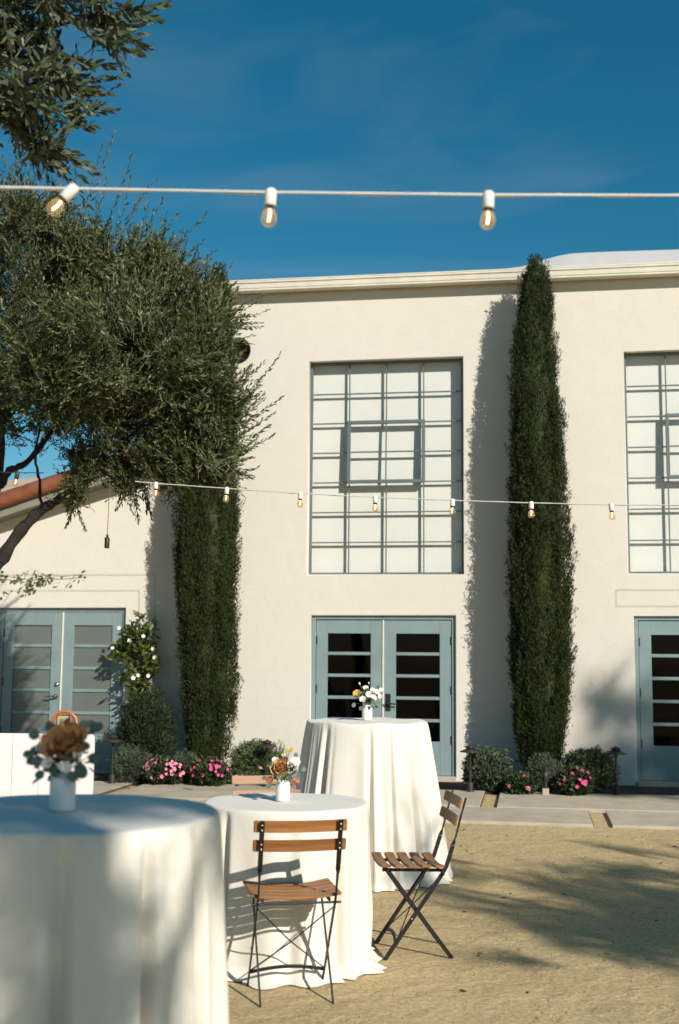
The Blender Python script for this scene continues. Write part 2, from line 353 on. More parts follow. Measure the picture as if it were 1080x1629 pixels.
def sprigs(P, D, Ln, nl, leaf_l, leaf_w, bend=0.25, ang=0.6, hexa=False):
    """leafy shoots: start P, direction D, length Ln; returns leaf polys and twig quads"""
    N = len(P); D = unit(D); Bv = unit(rng.normal(size=(N, 3))) * bend; Ln = np.broadcast_to(Ln, N)[:, None]
    def pt(t): return P + D * Ln * t + Bv * Ln * (t * t) + np.array([0, 0, 0.06]) * Ln * t * t
    S = unit(np.cross(D, rng.normal(size=(N, 3)))); T = np.cross(D, S); LV = []; TW = []
    for k in range(nl):
        t = 0.12 + 0.88 * k / (nl - 1); p = pt(t); ax = unit(pt(min(t + .05, 1.05)) - pt(t - .05))
        ph = k * 2.4 + rng.uniform(-.5, .5, N)[:, None]; al = ang * (1.15 - 0.75 * t) + rng.normal(0, .16, N)[:, None]
        d = ax * np.cos(al) + (S * np.cos(ph) + T * np.sin(ph)) * np.sin(al)
        LV.append(leaves(p, d, leaf_l * rng.uniform(.65, 1.15, N) * (1.05 - .35 * t), leaf_w * rng.uniform(.8, 1.2, N), hexa))
    for a, b in ((0, .35), (.35, .7), (.7, 1.0)): TW.append(strips(pt(a), pt(b), 0.0026 * (1.15 - a)))
    return np.concatenate(LV), np.concatenate(TW)
def shift(V, o): return V - np.array(o)
def in_ell(n, c, r, shell=0.0):
    d = unit(rng.normal(size=(n, 3))); q = rng.uniform(shell ** 3, 1, n)[:, None] ** (1 / 3); return np.array(c) + d * q * np.array(r), d

# ------------------------------------------------------------------ ground and path
gb = MB(); gb.add([(-400, -400, 0), (400, -400, 0), (400, 400, 0), (-400, 400, 0)], [(0, 1, 2, 3)])
struct(part('ground', gb, 'decomposed_granite'))
yb = ground(700, 1261)[1]; ym = ground(700, 1286)[1]; yf = ground(700, 1309)[1]
sb = MB(); sb.add([(-9, yb + .01, .008), (9, yb + .01, .008), (9, YW + .02, .03), (-9, YW + .02, .03)], [(0, 1, 2, 3)])
struct(part('garden_bed', sb, 'soil'))
path = bpy.data.objects.new('path', None); COL.objects.link(path); struct(path); path.location = (0, float(ym), 0)
def slabs(y0, y1, cuts, zt):
    for a, b in zip(cuts[:-1], cuts[1:]):
        part('slab', MB().box(a, b - 0.17, y0, y1, -0.05, zt, 0.008), 'concrete', path)
        part('slab_edging_shade', MB().box(b - 0.17, b - 0.162, y0 + .01, y1 - .01, -0.05, zt - 0.006), 'rust_shade_edge', path)  # brown edging strip, its dark colour also standing in for gap shadow
cb = plane(793, 1272, (yb + ym) / 2)[0]; cf = plane(968, 1299, (ym + yf) / 2)[0]; cl = plane(205, 1256, (yb + ym) / 2)[0]; SL = cb - cl
slabs(ym + .02, yb, [cl - SL, cl, cb, cb + SL], 0.035); slabs(yf, ym - .03, [cf - 2 * SL, cf - SL, cf, cf + SL], 0.028)
N = 5200; gx = rng.uniform(-4, 5, N); gy = rng.uniform(4.6, 11, N); pr = rng.uniform(.003, .0065, N)
base = np.array([[1, 0, 0], [0, 1, 0], [-1, 0, 0], [0, -1, 0], [0, 0, .8], [0, 0, -.8]])
pv = base[None] * pr[:, None, None] * rng.uniform(.7, 1.3, (N, 6, 1)) + np.stack([gx, gy, pr * .35], 1)[:, None]
me = bpy.data.meshes.new('loose_gravel')
fq = np.array([[0, 1, 4], [1, 2, 4], [2, 3, 4], [3, 0, 4], [1, 0, 5], [2, 1, 5], [3, 2, 5], [0, 3, 5]])
me.from_pydata(pv.reshape(-1, 3).tolist(), [], (fq[None] + 6 * np.arange(N)[:, None, None]).reshape(-1, 3).tolist())
lg = link('loose_gravel', me, 'pebble'); lg['kind'] = 'stuff'; lg['label'] = 'loose pebbles scattered over the sandy ground'; lg['category'] = 'gravel'

n_ = 150; lp = np.stack([rng.uniform(-2, 5, n_), rng.uniform(4.8, 11.5, n_), np.full(n_, .007)], 1)
lv_ = leaves(lp, np.stack([rng.normal(size=n_), rng.normal(size=n_), rng.normal(0, .12, n_)], 1), rng.uniform(.02, .045, n_), rng.uniform(.008, .014, n_), True)
lv_[..., 2] = np.clip(lv_[..., 2], .004, .016); ll = link('leaf_litter', quads_mesh('leaf_litter', lv_, 6), 'bark'); ll['kind'] = 'stuff'; ll['label'] = 'small dry dark leaves strewn over the sandy ground'; ll['category'] = 'leaf litter'

# ------------------------------------------------------------------ long building
def holed_wall(outline, holes, y_front, thick, bev=0.012):
    cu = bpy.data.curves.new('wc', 'CURVE'); cu.dimensions = '2D'; cu.fill_mode = 'BOTH'
    for pl in [outline] + holes:
        sp = cu.splines.new('POLY'); sp.points.add(len(pl) - 1); sp.use_cyclic_u = True
        for q, (x, z) in zip(sp.points, pl): q.co = (x, z, 0, 1)
    cu.extrude = thick / 2 - bev; cu.bevel_depth = bev; cu.bevel_resolution = 2; cu.offset = -bev
    ob = bpy.data.objects.new('wc', cu); COL.objects.link(ob)
    dgp = bpy.context.evaluated_depsgraph_get(); me = bpy.data.meshes.new_from_object(ob.evaluated_get(dgp))
    bpy.data.objects.remove(ob)
    me.transform(Matrix.Translation((0, y_front + thick / 2, 0)) @ Matrix.Rotation(math.pi / 2, 4, 'X'))
    me.materials.clear(); return me
def rect(x0, x1, z0, z1): return [(x0, z0), (x1, z0), (x1, z1), (x0, z1)]
WX0 = (wl(493, 575)[0] + wl(488, 913)[0]) / 2; WX1 = (wl(737, 567)[0] + wl(737, 914)[0]) / 2
WZ1 = (wl(493, 575)[1] + wl(737, 567)[1]) / 2; WZ0 = (wl(488, 913)[1] + wl(737, 914)[1]) / 2
W2 = (wl(993, 560)[0] + wl(999, 911)[0]) / 2; WSTEP = W2 - WX0
DX0, DX1 = wl(494, 1100)[0], wl(725, 1100)[0]; DZ1 = wl(600, 979)[1]; DZ0 = 0.07
DSTEP = wl(1011, 1100)[0] - DX0
BX0 = wl(332, 800)[0]; BX1 = WX0 + 2 * WSTEP + 2.6
ztop = float(plane(600, 455, YW - .17)[2])
VC = plane(377, 558, YW); VR = 0.175
circ = [(VC[0] + VR * math.cos(a), VC[2] + VR * math.sin(a)) for a in np.linspace(0, 2 * math.pi, 40, endpoint=False)]
hall = thing('hall_building', (BX0, YW, 0), 'tall white stucco hall with steel grid windows and teal double doors', 'building')
holes = [rect(WX0 + i * WSTEP, WX1 + i * WSTEP, WZ0, WZ1) for i in range(3)] + [rect(DX0 + i * DSTEP, DX1 + i * DSTEP, DZ0, DZ1) for i in range(3)] + [circ]
wm = holed_wall(rect(BX0, BX1, -0.1, ztop + 0.1), holes, YW, 0.24); wm.transform(Matrix.Translation((-BX0, -YW, 0)))
part('wall', wm, 'stucco', hall)
sw = MB(); sw.box(BX0, BX0 + .24, YW + .24, YW + 9, -.1, ztop + .1); sw.box(BX1 - .24, BX1, YW + .24, YW + 9, -.1, ztop + .1); sw.box(BX0 + .24, BX1 - .24, YW + 8.76, YW + 9, -.1, ztop + .1)
part('rear_wall', sw, 'stucco', hall)
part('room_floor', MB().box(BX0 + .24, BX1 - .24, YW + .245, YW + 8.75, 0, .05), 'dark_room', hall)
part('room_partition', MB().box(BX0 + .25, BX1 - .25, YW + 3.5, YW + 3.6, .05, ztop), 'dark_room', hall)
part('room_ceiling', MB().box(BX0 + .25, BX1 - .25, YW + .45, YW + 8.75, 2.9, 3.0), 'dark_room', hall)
part('roof_deck', MB().box(BX0 - .05, BX1, YW - .02, YW + 9, ztop + .10, ztop + .13), 'membrane', hall)
part('soffit', MB().box(BX0 - .05, BX1, YW - .155, YW - .002, ztop + .015, ztop + .04), 'soffit', hall)
# gutter: moulded profile swept along the eave
gz = ztop + 0.0
prof = [(-.02, .012), (-.16, .0), (-.18, .008), (-.18, .03), (-.188, .034), (-.195, .095), (-.208, .1), (-.208, .122), (-.213, .126), (-.213, .14), (-.02, .14)]
gm = MB(); gv = [(BX0 - .12, YW + a, gz + b) for a, b in prof] + [(BX1, YW + a, gz + b) for a, b in prof]; n = len(prof)
gm.add(gv, [(i, i + 1, n + i + 1, n + i) for i in range(n - 1)] + [tuple(range(n))[::-1], tuple(range(n, 2 * n))])
part('gutter', gm, 'off_white', hall)
# raised white roof behind the gutter
rp = [(770, 431), (800, 428), (830, 424), (852, 418), (870, 412), (888, 407), (908, 403.5), (930, 402), (980, 400), (1080, 397), (1200, 393), (1500, 384)]
YR = YW + 1.2; rv = [plane(a, b, YR) for a, b in rp]; rm = MB(); n = len(rv)
vs_ = [(p[0], YR, p[2]) for p in rv] + [(p[0], YR + 6, p[2] + .35) for p in rv] + [(p[0], YR, ztop + .12) for p in rv]
rm.add(vs_, [(i, i + 1, n + i + 1, n + i) for i in range(n - 1)] + [(2 * n + i, 2 * n + i + 1, i + 1, i) for i in range(n - 1)], True)
part('raised_roof', rm, 'membrane', hall)
# round wall vent
vm = MB(); Mv = Matrix.Translation((VC[0], YW + .16, VC[2])) @ Matrix.Rotation(math.pi / 2, 4, 'X')
vm.lathe([(0, 0), (VR + .02, 0)], 32, M=Mv)
vent = part('round_vent', vm, 'soffit', hall)
for i in range(5):
    z = VC[2] - .15 + i * .075; hw = math.sqrt(max(.001, VR ** 2 - (z - VC[2]) ** 2)) - .015
    part('louvre', MB().box(-hw, hw, -.03, .03, -.004, .004, M=Matrix.Translation((VC[0], YW + .12, z)) @ Matrix.Rotation(R_(35), 4, 'X')), 'bronze', vent)

def make_window(x0, parent):
    yf = YW + .1; t = .014
    win = part('window', (MB().box(x0 + .0, x0 + .03, yf, yf + .05, WZ0, WZ1).box(x0 + WW - .03, x0 + WW, yf, yf + .05, WZ0, WZ1)
               .box(x0 + .03, x0 + WW - .03, yf, yf + .05, WZ0, WZ0 + .03).box(x0 + .03, x0 + WW - .03, yf, yf + .05, WZ1 - .03, WZ1)), 'steel_window', parent)
    part('blind', MB().box(x0 - .06, x0 + WW + .06, yf + .098, yf + .103, WZ0 - .05, WZ1 + .05), 'blind', win)
    pw = (WW - .06) / 4; ph = (WZ1 - WZ0 - .06) / 7; X = x0 + .03; Z = WZ0 + .03
    pm = MB().box(0, pw - t, -.002, .002, 0, ph - t).mesh('pane')
    for i in range(4):
        for j in range(7):
            o = link('pane', pm, 'pane_clear', win); o.location = Vector((X + i * pw + t / 2, yf + .032, Z + j * ph + t / 2)) - Vector(worg(win))
    bar = lambda a, b, c, d: part('glazing_bar', MB().box(a, b, yf + .018, yf + .046, c, d), 'steel_window', win)
    for i in (1, 2, 3):
        if i == 2: bar(X + i * pw - t / 2, X + i * pw + t / 2, Z, Z + 3 * ph - t); bar(X + i * pw - t / 2, X + i * pw + t / 2, Z + 5 * ph + t, Z + 7 * ph)
        else: bar(X + i * pw - t / 2, X + i * pw + t / 2, Z, Z + 7 * ph)
    for j in range(1, 7):
        zz = Z + j * ph
        for i in range(4):
            if j == 4 and i in (1, 2): continue
            part('glazing_bar', MB().box(X + i * pw + t / 2 + .0005, X + (i + 1) * pw - t / 2 - .0005, yf + .019, yf + .046, zz - t / 2, zz + t / 2), 'steel_window', win)
    # pivoting sash, two by two panes, standing proud
    sx0, sx1, sz0, sz1 = X + pw - .02, X + 3 * pw + .02, Z + 3 * ph - .02, Z + 5 * ph + .02; a = .04
    sash = MB(); M = Matrix.Translation((0, yf, (sz0 + sz1) / 2)) @ Matrix.Rotation(R_(-1.6), 4, 'X') @ Matrix.Translation((0, 0, -(sz0 + sz1) / 2))
    sash.box(sx0, sx0 + a, -.035, .01, sz0, sz1, M=M); sash.box(sx1 - a, sx1, -.035, .01, sz0, sz1, M=M)
    sash.box(sx0 + a, sx1 - a, -.035, .01, sz0, sz0 + a, M=M); sash.box(sx0 + a, sx1 - a, -.035, .01, sz1 - a, sz1, M=M)
    sash.box(X + 2 * pw - t / 2, X + 2 * pw + t / 2, -.02, .01, sz0 + a, sz1 - a, M=M)
    zc = (sz0 + sz1) / 2
    sash.box(sx0 + a, X + 2 * pw - t / 2 - .0005, -.02, .01, zc - t / 2, zc + t / 2, M=M); sash.box(X + 2 * pw + t / 2 + .0005, sx1 - a, -.02, .01, zc - t / 2, zc + t / 2, M=M)
    part('opening_sash', sash, 'steel_window', win)
    return win
WW = WX1 - WX0
w0 = make_window(WX0, hall)
for i in (1, 2): copy_tree(w0, hall, Vector((i * WSTEP, 0, 0)))

def make_doors(x0, x1, z0, z1, parent, panemat, handle_leaf, yrec, frame_t=.05, y0=None):
    """frame with a pair of five-light leaves"""
    yy = YW + yrec
    part('door_frame', (MB().box(x0, x0 + frame_t, yy, yy + .1, z0, z1, .004).box(x1 - frame_t, x1, yy, yy + .1, z0, z1, .004)
         .box(x0 + frame_t, x1 - frame_t, yy, yy + .1, z1 - frame_t, z1, .004)), 'teal_paint', parent)
    part('threshold', MB().box(x0, x1, yy - .1, yy + .14, z0 - .06, z0 + .015, .004), 'concrete', parent)
    xa, xb = x0 + frame_t + .004, x1 - frame_t - .004; xm = (xa + xb) / 2; H = z1 - frame_t - .006 - (z0 + .02); zb = z0 + .02
    for side, (la, lb) in enumerate(((xa, xm - .012), (xm + .012, xb))):
        Wl = lb - la; st = Wl * .175; top = .165; bot = H * .215; mt = .04
        y1_ = yy + .018; y2_ = yy + .062
        d = MB().box(la, la + st, y1_, y2_, zb, zb + H, .003).box(lb - st, lb, y1_, y2_, zb, zb + H, .003)
        d.box(la + st, lb - st, y1_ + .0005, y2_, zb, zb + bot).box(la + st, lb - st, y1_ + .0005, y2_, zb + H - top, zb + H)
        door = part('door', d, 'teal_paint', parent)
        gh = (H - top - bot); n = 5; ph = (gh - mt * (n - 1)) / n
        pmesh = MB().box(0, Wl - 2 * st, -.003, .003, 0, ph).mesh('pane')
        for k in range(n):
            zz = zb + bot + k * (ph + mt)
            o = link('pane', pmesh, panemat, door); o.location = Vector((la + st, yy + .042, zz)) - Vector(worg(door))
            if k: part('glazing_bar', MB().box(la + st, lb - st, y1_ + .006, y2_ - .006, zz - mt, zz, .004), 'teal_paint', door)
        for hz in (.2, .52, .84):
            hx = la if side == 0 else lb
            part('hinge', MB().box(hx - .014, hx + .014, y1_ - .012, y1_ + .004, zb + H * hz, zb + H * hz + .1, .003), 'dark_hardware', door)
        if side == handle_leaf:
            s = 1 if side == 1 else -1; hx = (la + st * .34) if side == 1 else (lb - st * .34); hz = zb + H * .455
            if panemat == 'pane_dark':
                part('handle_plate', MB().box(hx - .032, hx + .032, y1_ - .012, y1_ - .0005, hz - .09, hz + .12, .004), 'dark_hardware', door)
            else:
                part('deadbolt', MB().lathe([(0, -.02), (.022, -.018), (.03, -.004), (.03, 0)], 20, M=Matrix.Translation((hx, y1_ - .001, hz + .15)) @ Matrix.Rotation(math.pi / 2, 4, 'X') @ Matrix.Scale(-1, 4, (0, 0, 1))), 'nickel', door)
            hm = MB().lathe([(.03, 0), (.03, .008), (.014, .012), (.012, .05), (0, .052)], 20, M=Matrix.Translation((hx, y1_ - .012, hz)) @ Matrix.Rotation(math.pi / 2, 4, 'X'))
            hm.tube([(hx, y1_ - .05, hz), (hx + s * .05, y1_ - .056, hz), (hx + s * .13, y1_ - .05, hz - .006)], [.011, .01, .008], 10)
            part('handle', hm, 'nickel' if panemat != 'pane_dark' else 'dark_hardware', door)
    part('astragal', MB().box(xm - .011, xm + .011, yy + .006, yy + .05, zb, zb + H, .003), 'off_white', parent)
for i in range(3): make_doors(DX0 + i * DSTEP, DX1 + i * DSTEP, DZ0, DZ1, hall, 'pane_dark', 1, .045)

# ------------------------------------------------------------------ low gabled wing
GX0 = wl(-330, 900)[0]
wing = thing('gabled_wing', (GX0, YW, 0), 'low white stucco wing with copper trimmed sloping gable and frosted door', 'building')
YO = YW - .30                                     # the rake stands out from the wall
ra, rb = plane(0, 822, YO), plane(240, 742, YO); slope = (rb[2] - ra[2]) / (rb[0] - ra[0])
def zr(x): return ra[2] + (x - ra[0]) * slope     # underside of the rake
LX0, LX1 = wl(-7, 1090)[0], wl(196, 1090)[0]; LZ1 = wl(100, 967)[1]; LZ0 = .06
wm = holed_wall([(GX0, -.1), (BX0 - .004, -.1), (BX0 - .004, zr(BX0) + .05), (GX0, zr(GX0) + .05)], [rect(LX0, LX1, LZ0, LZ1)], YW + .003, .24)
wm.transform(Matrix.Translation((-GX0, -YW, 0))); part('wall', wm, 'stucco_wing', wing)
xs = np.linspace(GX0 - .3, BX0 - .01, 2)
def sloped(x0, x1, y0, y1, dz0, dz1): return [(x, y, zr(x) + dz) for x in (x0, x1) for y in (y0, y1) for dz in (dz0, dz1)]
BOXF = [(0, 1, 3, 2), (4, 6, 7, 5), (0, 4, 5, 1), (2, 3, 7, 6), (0, 2, 6, 4), (1, 5, 7, 3)]
part('soffit', MB().add(sloped(GX0 - .3, BX0 - .01, YO + .02, YW + .25, .0, .035), BOXF), 'soffit', wing)
part('rake_board', MB().add(sloped(GX0 - .3, BX0 - .01, YO, YO + .019, -.01, .12), BOXF), 'soffit', wing)
part('roof', MB().add(sloped(GX0 - .3, BX0 - .01, YO + .02, YW + 7, .036, .16), BOXF), 'clay', wing)
x = GX0 - .3; k = 0
px_joint = plane(29, 790, YO)[0]; seg = .68
x = px_joint - math.ceil((px_joint - GX0 + .3) / seg) * seg
while x < BX0 - .3:                                # half-round copper sections lapping along the rake
    m = MB(); n = 10; lap = .004 * (k % 2); vs_ = []
    for xx in (x, min(x + seg + .03, BX0 - .01)):
        for i in range(n + 1):
            a = math.pi * (i / n) ; rr = .105 + lap
            vs_.append((xx, YO - .03 - math.sin(a) * rr * .75, zr(xx) + .2 - math.cos(a) * rr * 1.0))
    m.add(vs_, [(i, i + 1, n + 2 + i, n + 1 + i) for i in range(n)], True)
    part('rake_section', m, 'copper', wing); x += seg; k += 1
make_doors(LX0, LX1, LZ0, LZ1, wing, 'pane_frosted', 0, .055)

fb = at(-20, 790, 34.0); far = thing('distant_house', (fb[0], fb[1], 0), 'distant house with a pale tan pyramid roof beyond the copper gable', 'building')
ap = at(2, 764, 34.0); ev = at(60, 790, 34.0)[2]
part('wall', MB().box(fb[0] - 2.6, fb[0] + 2.2, fb[1], fb[1] + 5, 0, ev - .05), 'stucco', far)
part('roof', MB().add([(fb[0] - 3, fb[1] - .4, ev - .1), (fb[0] + 2.6, fb[1] - .4, ev - .1), (fb[0] + 2.6, fb[1] + 5.4, ev - .1), (fb[0] - 3, fb[1] + 5.4, ev - .1), (ap[0], fb[1] + 2.5, ap[2] + .5)],
     [(0, 1, 4), (1, 2, 4), (2, 3, 4), (3, 0, 4), (3, 2, 1, 0)]), 'tan_roof', far)

# ------------------------------------------------------------------ cypresses
def cypress(prof, Y, label, seed, npl=1900):
    global rng
    rng = np.random.default_rng(seed)
    pts = [(plane(a, y, Y), plane(b, y, Y)) for y, a, b in prof]
    zz = np.array([(p[0][2] + p[1][2]) / 2 for p in pts])[::-1]; cx = np.array([(p[0][0] + p[1][0]) / 2 for p in pts])[::-1]
    rr = np.array([(p[1][0] - p[0][0]) / 2 for p in pts])[::-1]
    t = thing('cypress_tree', (cx[0], Y, 0), label, 'tree', 'cypresses against the wall')
    o = worg(t)
    part('trunk', MB().tube([(cx[0], Y, 0), (cx[0], Y, .5), (cx[len(cx) // 2], Y, zz[len(zz) // 2]), (cx[-1], Y, zz[-1] - .4)], [.09, .075, .05, .015], 10), 'bark', t)
    zs = rng.uniform(zz[0], zz[-1], npl * 3); w_ = np.interp(zs, zz, rr); zs = zs[rng.random(npl * 3) < w_ / w_.max()][:npl]
    n = len(zs); th = rng.uniform(0, 2 * math.pi, n); r = np.interp(zs, zz, rr); c = np.interp(zs, zz, cx)
    lump = np.array([mnoise.noise(Vector((math.cos(a) * 1.6, math.sin(a) * 1.6, z * .9 + seed))) for a, z in zip(th, zs)])
    lane = np.array([mnoise.noise(Vector((math.cos(a) * 5, math.sin(a) * 5, z * .5 + seed))) for a, z in zip(th, zs)])
    rad = r * (.72 + .12 * lump + .34 * lane); depth = min(.42, Y)
    od = np.stack([np.cos(th), np.sin(th), np.zeros(n)], 1)
    P = np.stack([c + od[:, 0] * rad, Y + od[:, 1] * rad * .85, zs - .12], 1)
    A = unit(od * rng.uniform(.02, .26, n)[:, None] + np.array([0, 0, 1.0]) + rng.normal(0, .07, (n, 3)))
    Lp = rng.uniform(.22, .46, n) * np.clip(r / .3, .5, 1); nf = 74; LV = []
    for k in range(nf):
        tt = rng.uniform(0, 1, n)[:, None]; sp = (.036 * (1.05 - tt * .85)) * rng.normal(size=(n, 3)) * np.array([1, 1, .6])
        p = P + A * Lp[:, None] * tt + sp
        LV.append(leaves(p, A + unit(sp + 1e-6) * .4 + rng.normal(0, .18, (n, 3)), rng.uniform(.03, .055, n), rng.uniform(.007, .012, n)))
    LV = np.concatenate(LV)
    crown = part('crown', quads_mesh('crown', shift(LV, o), 4), 'cypress_leaf', t, 'stuff')
    core = MB(); prf = [(0, zz[0])] + [(float(q) * .68, float(z)) for q, z in zip(rr, zz)] + [(0, zz[-1])]
    vs_ = []; nn = 20
    for i, (q, z) in enumerate(prf):
        cc = np.interp(z, zz, cx)
        for k in range(nn): vs_.append((cc + q * math.cos(2 * math.pi * k / nn), Y + .85 * q * math.sin(2 * math.pi * k / nn), z))
    core.add(vs_, [(i * nn + k, i * nn + (k + 1) % nn, (i + 1) * nn + (k + 1) % nn, (i + 1) * nn + k) for i in range(len(prf) - 1) for k in range(nn)], True)
    part('inner_foliage', core, 'cypress_leaf', t)
    return t
PR = [(412, 851, 854), (425, 838, 866), (440, 832, 870), (480, 825, 879), (560, 820, 884), (650, 816, 891), (700, 813, 897), (800, 810, 903), (900, 806, 908), (1000, 804, 911), (1060, 803, 914), (1130, 809, 909), (1190, 818, 904), (1222, 826, 898)]
PL = [(428, 344, 348), (445, 334, 360), (480, 320, 366), (560, 306, 366), (650, 296, 372), (750, 287, 376), (850, 283, 377), (950, 282, 378), (1040, 282, 378), (1110, 285, 374), (1170, 290, 369), (1208, 297, 362)]
cypress(PR, YW - .46, 'tall cypress standing between the two grid windows', 3)
cypress(PL, YW - .46, 'tall cypress half hidden by the olive tree beside the white vine', 4)

# ------------------------------------------------------------------ olive trees
def limb(m, pts, r0, r1, n=9):
    pts = [np.array(p, float) for p in pts]; out_ = []
    for i in range(len(pts) - 1):
        for k in range(6):
            t = k / 6; p0 = pts[max(i - 1, 0)]; p1 = pts[i]; p2 = pts[i + 1]; p3 = pts[min(i + 2, len(pts) - 1)]
            out_.append(.5 * ((2 * p1) + (p2 - p0) * t + (2 * p0 - 5 * p1 + 4 * p2 - p3) * t * t + (3 * p1 - p0 - 3 * p2 + p3) * t ** 3))
    out_.append(pts[-1]); q = len(out_)
    rr = [(r0 + (r1 - r0) * i / (q - 1)) * (1 + .12 * math.sin(i * 1.7 + r0 * 90)) for i in range(q)]
    m.tube([p + rng.normal(0, .004, 3) for p in out_], rr, n); return out_
def foliage_tree(name, base, label, group, limbs, blobs, shoots, mat, leaf, nl, hexa=False, bias=(0.25, 0, .5), sl=(.28, .5)):
    t = thing(name, (base[0], base[1], 0), label, 'tree', group); o = worg(t)
    tm = MB(); limb(tm, limbs[0][0], limbs[0][1], limbs[0][2], 12); part('trunk', tm, 'bark', t)
    for pts, a, b in limbs[1:]:
        lm = MB(); limb(lm, pts, a, b); part('branch', lm, 'bark', t)
    LV = []; TW = []; right = R0 * bias[0]
    for c, r, n in blobs:
        nc = max(3, n // 13); Pc, dc = in_ell(nc, c, r, .45); Dc = dc * .8 + right + np.array([0, 0, bias[2]]) + rng.normal(0, .38, (nc, 3))
        ci = rng.integers(0, nc, n); P = Pc[ci] + rng.normal(0, 1, (n, 3)) * np.array(r) * .13; d = dc[ci]
        D = Dc[ci] + rng.normal(0, .27, (n, 3))
        Ls = rng.uniform(sl[0], sl[1], n); P = P - unit(D) * Ls[:, None] * .6
        a, b = sprigs(P, D, Ls, nl, leaf[0], leaf[1], .3, .75, hexa); LV.append(a); TW.append(b)
    for P, D, n, Ls in shoots:
        m = len(P)
        a, b = sprigs(np.array(P), np.array(D), np.array(Ls), n, leaf[0] * 1.15, leaf[1] * 1.1, .1, .62, hexa); LV.append(a); TW.append(b)
    LV = np.concatenate(LV); TW = np.concatenate(TW)
    part('crown', quads_mesh('crown', shift(LV, o), 6 if hexa else 4), mat, t, 'stuff')
    part('twigs', quads_mesh('twigs', shift(TW, o), 4), 'twig', t, 'stuff')
    return t
rng = np.random.default_rng(21)
DO = 11.0; k1 = FPX / DO
def ob(px, py, rx, ry, n, D=DO, rd=None): return (at(px, py, D), (rx * D / FPX, (rd if rd else min(rx, 130) * D / FPX), ry * D / FPX), n)
tb = fr(-3.75, 11.0)
blobs = [ob(55, 465, 100, 120, 520), ob(180, 470, 115, 95, 560, 11.2), ob(262, 545, 90, 115, 620, 10.9), ob(130, 610, 130, 95, 720, 11.3), ob(235, 670, 110, 72, 560, 10.9), ob(318, 610, 62, 110, 460, 10.7),
         ob(330, 510, 42, 50, 150, 10.9), ob(335, 705, 50, 60, 190, 10.8), ob(-70, 500, 110, 170, 420, 11.6), ob(40, 350, 70, 50, 190, 10.9), ob(150, 740, 60, 35, 150, 10.9),
         ob(118, 785, 26, 26, 38, 10.7), ob(215, 768, 36, 24, 50, 10.7), ob(20, 655, 22, 40, 36, 11.0), ob(160, 400, 90, 50, 230, 11.0), ob(255, 440, 45, 40, 120, 11.0),
         ob(-40, 700, 40, 80, 90, 11.2), ob(358, 645, 24, 60, 80, 10.7), ob(330, 580, 30, 80, 170, 10.5), ob(345, 690, 40, 80, 190, 10.5), ob(290, 740, 70, 40, 190, 10.6), ob(200, 560, 140, 100, 420, 10.3), ob(90, 560, 120, 130, 420, 10.4)]
def shoot(px0, py0, px1, py1, D): a = at(px0, py0, D); b = at(px1, py1, D + rng.uniform(-.1, .1)); return a, b - a, float(np.linalg.norm(b - a))
SH = [(120, 370, 188, 226), (150, 400, 224, 262), (160, 410, 242, 282), (190, 430, 268, 318), (230, 450, 324, 346), (240, 450, 320, 392), (120, 400, 152, 250), (90, 400, 130, 270), (200, 440, 290, 345), (60, 380, 95, 262),
      (170, 420, 205, 300), (140, 380, 178, 290), (40, 350, 50, 240), (80, 360, 70, 255), (250, 470, 330, 430), (210, 430, 240, 330), (180, 400, 228, 315),
      (350, 690, 441, 568), (345, 660, 412, 575), (360, 690, 447, 640), (350, 700, 425, 610), (355, 715, 430, 655), (350, 720, 432, 690), (350, 740, 412, 715), (350, 745, 395, 762), (340, 580, 388, 505), (340, 700, 418, 640), (350, 680, 400, 600),
      (330, 530, 382, 470), (320, 500, 370, 450), (350, 640, 400, 590), (350, 730, 440, 705), (345, 710, 405, 680), (110, 780, 135, 838), (125, 790, 108, 835), (210, 770, 222, 830), (225, 770, 240, 822), (235, 760, 232, 815)]
S_ = [shoot(*q, D=10.8) for q in SH]
limbs = [([tb, tb + np.array([.1, 0, .7]), at(-70, 985, 10.9), at(0, 893, 10.9)], .14, .062),
         ([at(0, 893, 10.9), at(40, 836, 10.9), at(75, 806, 10.9), at(112, 782, 10.95), at(190, 720, 11.1), at(270, 600, 11.1)], .062, .02),
         ([at(-20, 905, 10.9), at(-8, 800, 11.0), at(2, 720, 11.1), at(5, 600, 11.2), at(60, 450, 11.2)], .055, .02),
         ([at(0, 775, 11.0), at(16, 748, 11.0), at(48, 730, 11.0), at(110, 640, 11.1), at(180, 500, 11.1)], .04, .015),
         ([at(66, 812, 10.9), at(62, 765, 10.9), at(57, 715, 10.9), at(80, 600, 11)], .016, .009),
         ([at(190, 720, 11.1), at(280, 690, 10.9), at(360, 690, 10.8)], .025, .008),
         ([at(130, 600, 11.0), at(200, 480, 11.0), at(240, 380, 11.0)], .025, .006)]
foliage_tree('olive_tree', tb, 'broad olive tree spreading in front of the copper gable', None, limbs, blobs,
             [([s[0] for s in S_], [s[1] for s in S_], 30, [s[2] for s in S_])], 'olive_leaf', (.068, .0155), 26)
rng = np.random.default_rng(22)
DN = 5.4; nb = fr(-2.75, 5.3)
blobs = [ob(10, 60, 70, 75, 86, DN, .35), ob(70, 20, 70, 55, 68, DN, .35), ob(150, 10, 55, 32, 30, DN, .3), ob(25, 165, 55, 60, 54, DN, .3), ob(85, 110, 40, 50, 30, DN, .3), ob(60, 210, 36, 35, 23, DN, .25), ob(110, 165, 22, 26, 8, DN, .2), ob(-90, 60, 110, 190, 100, DN, .5), ob(90, 240, 22, 18, 5, DN, .15), ob(20, -90, 200, 90, 129, DN, .5)]
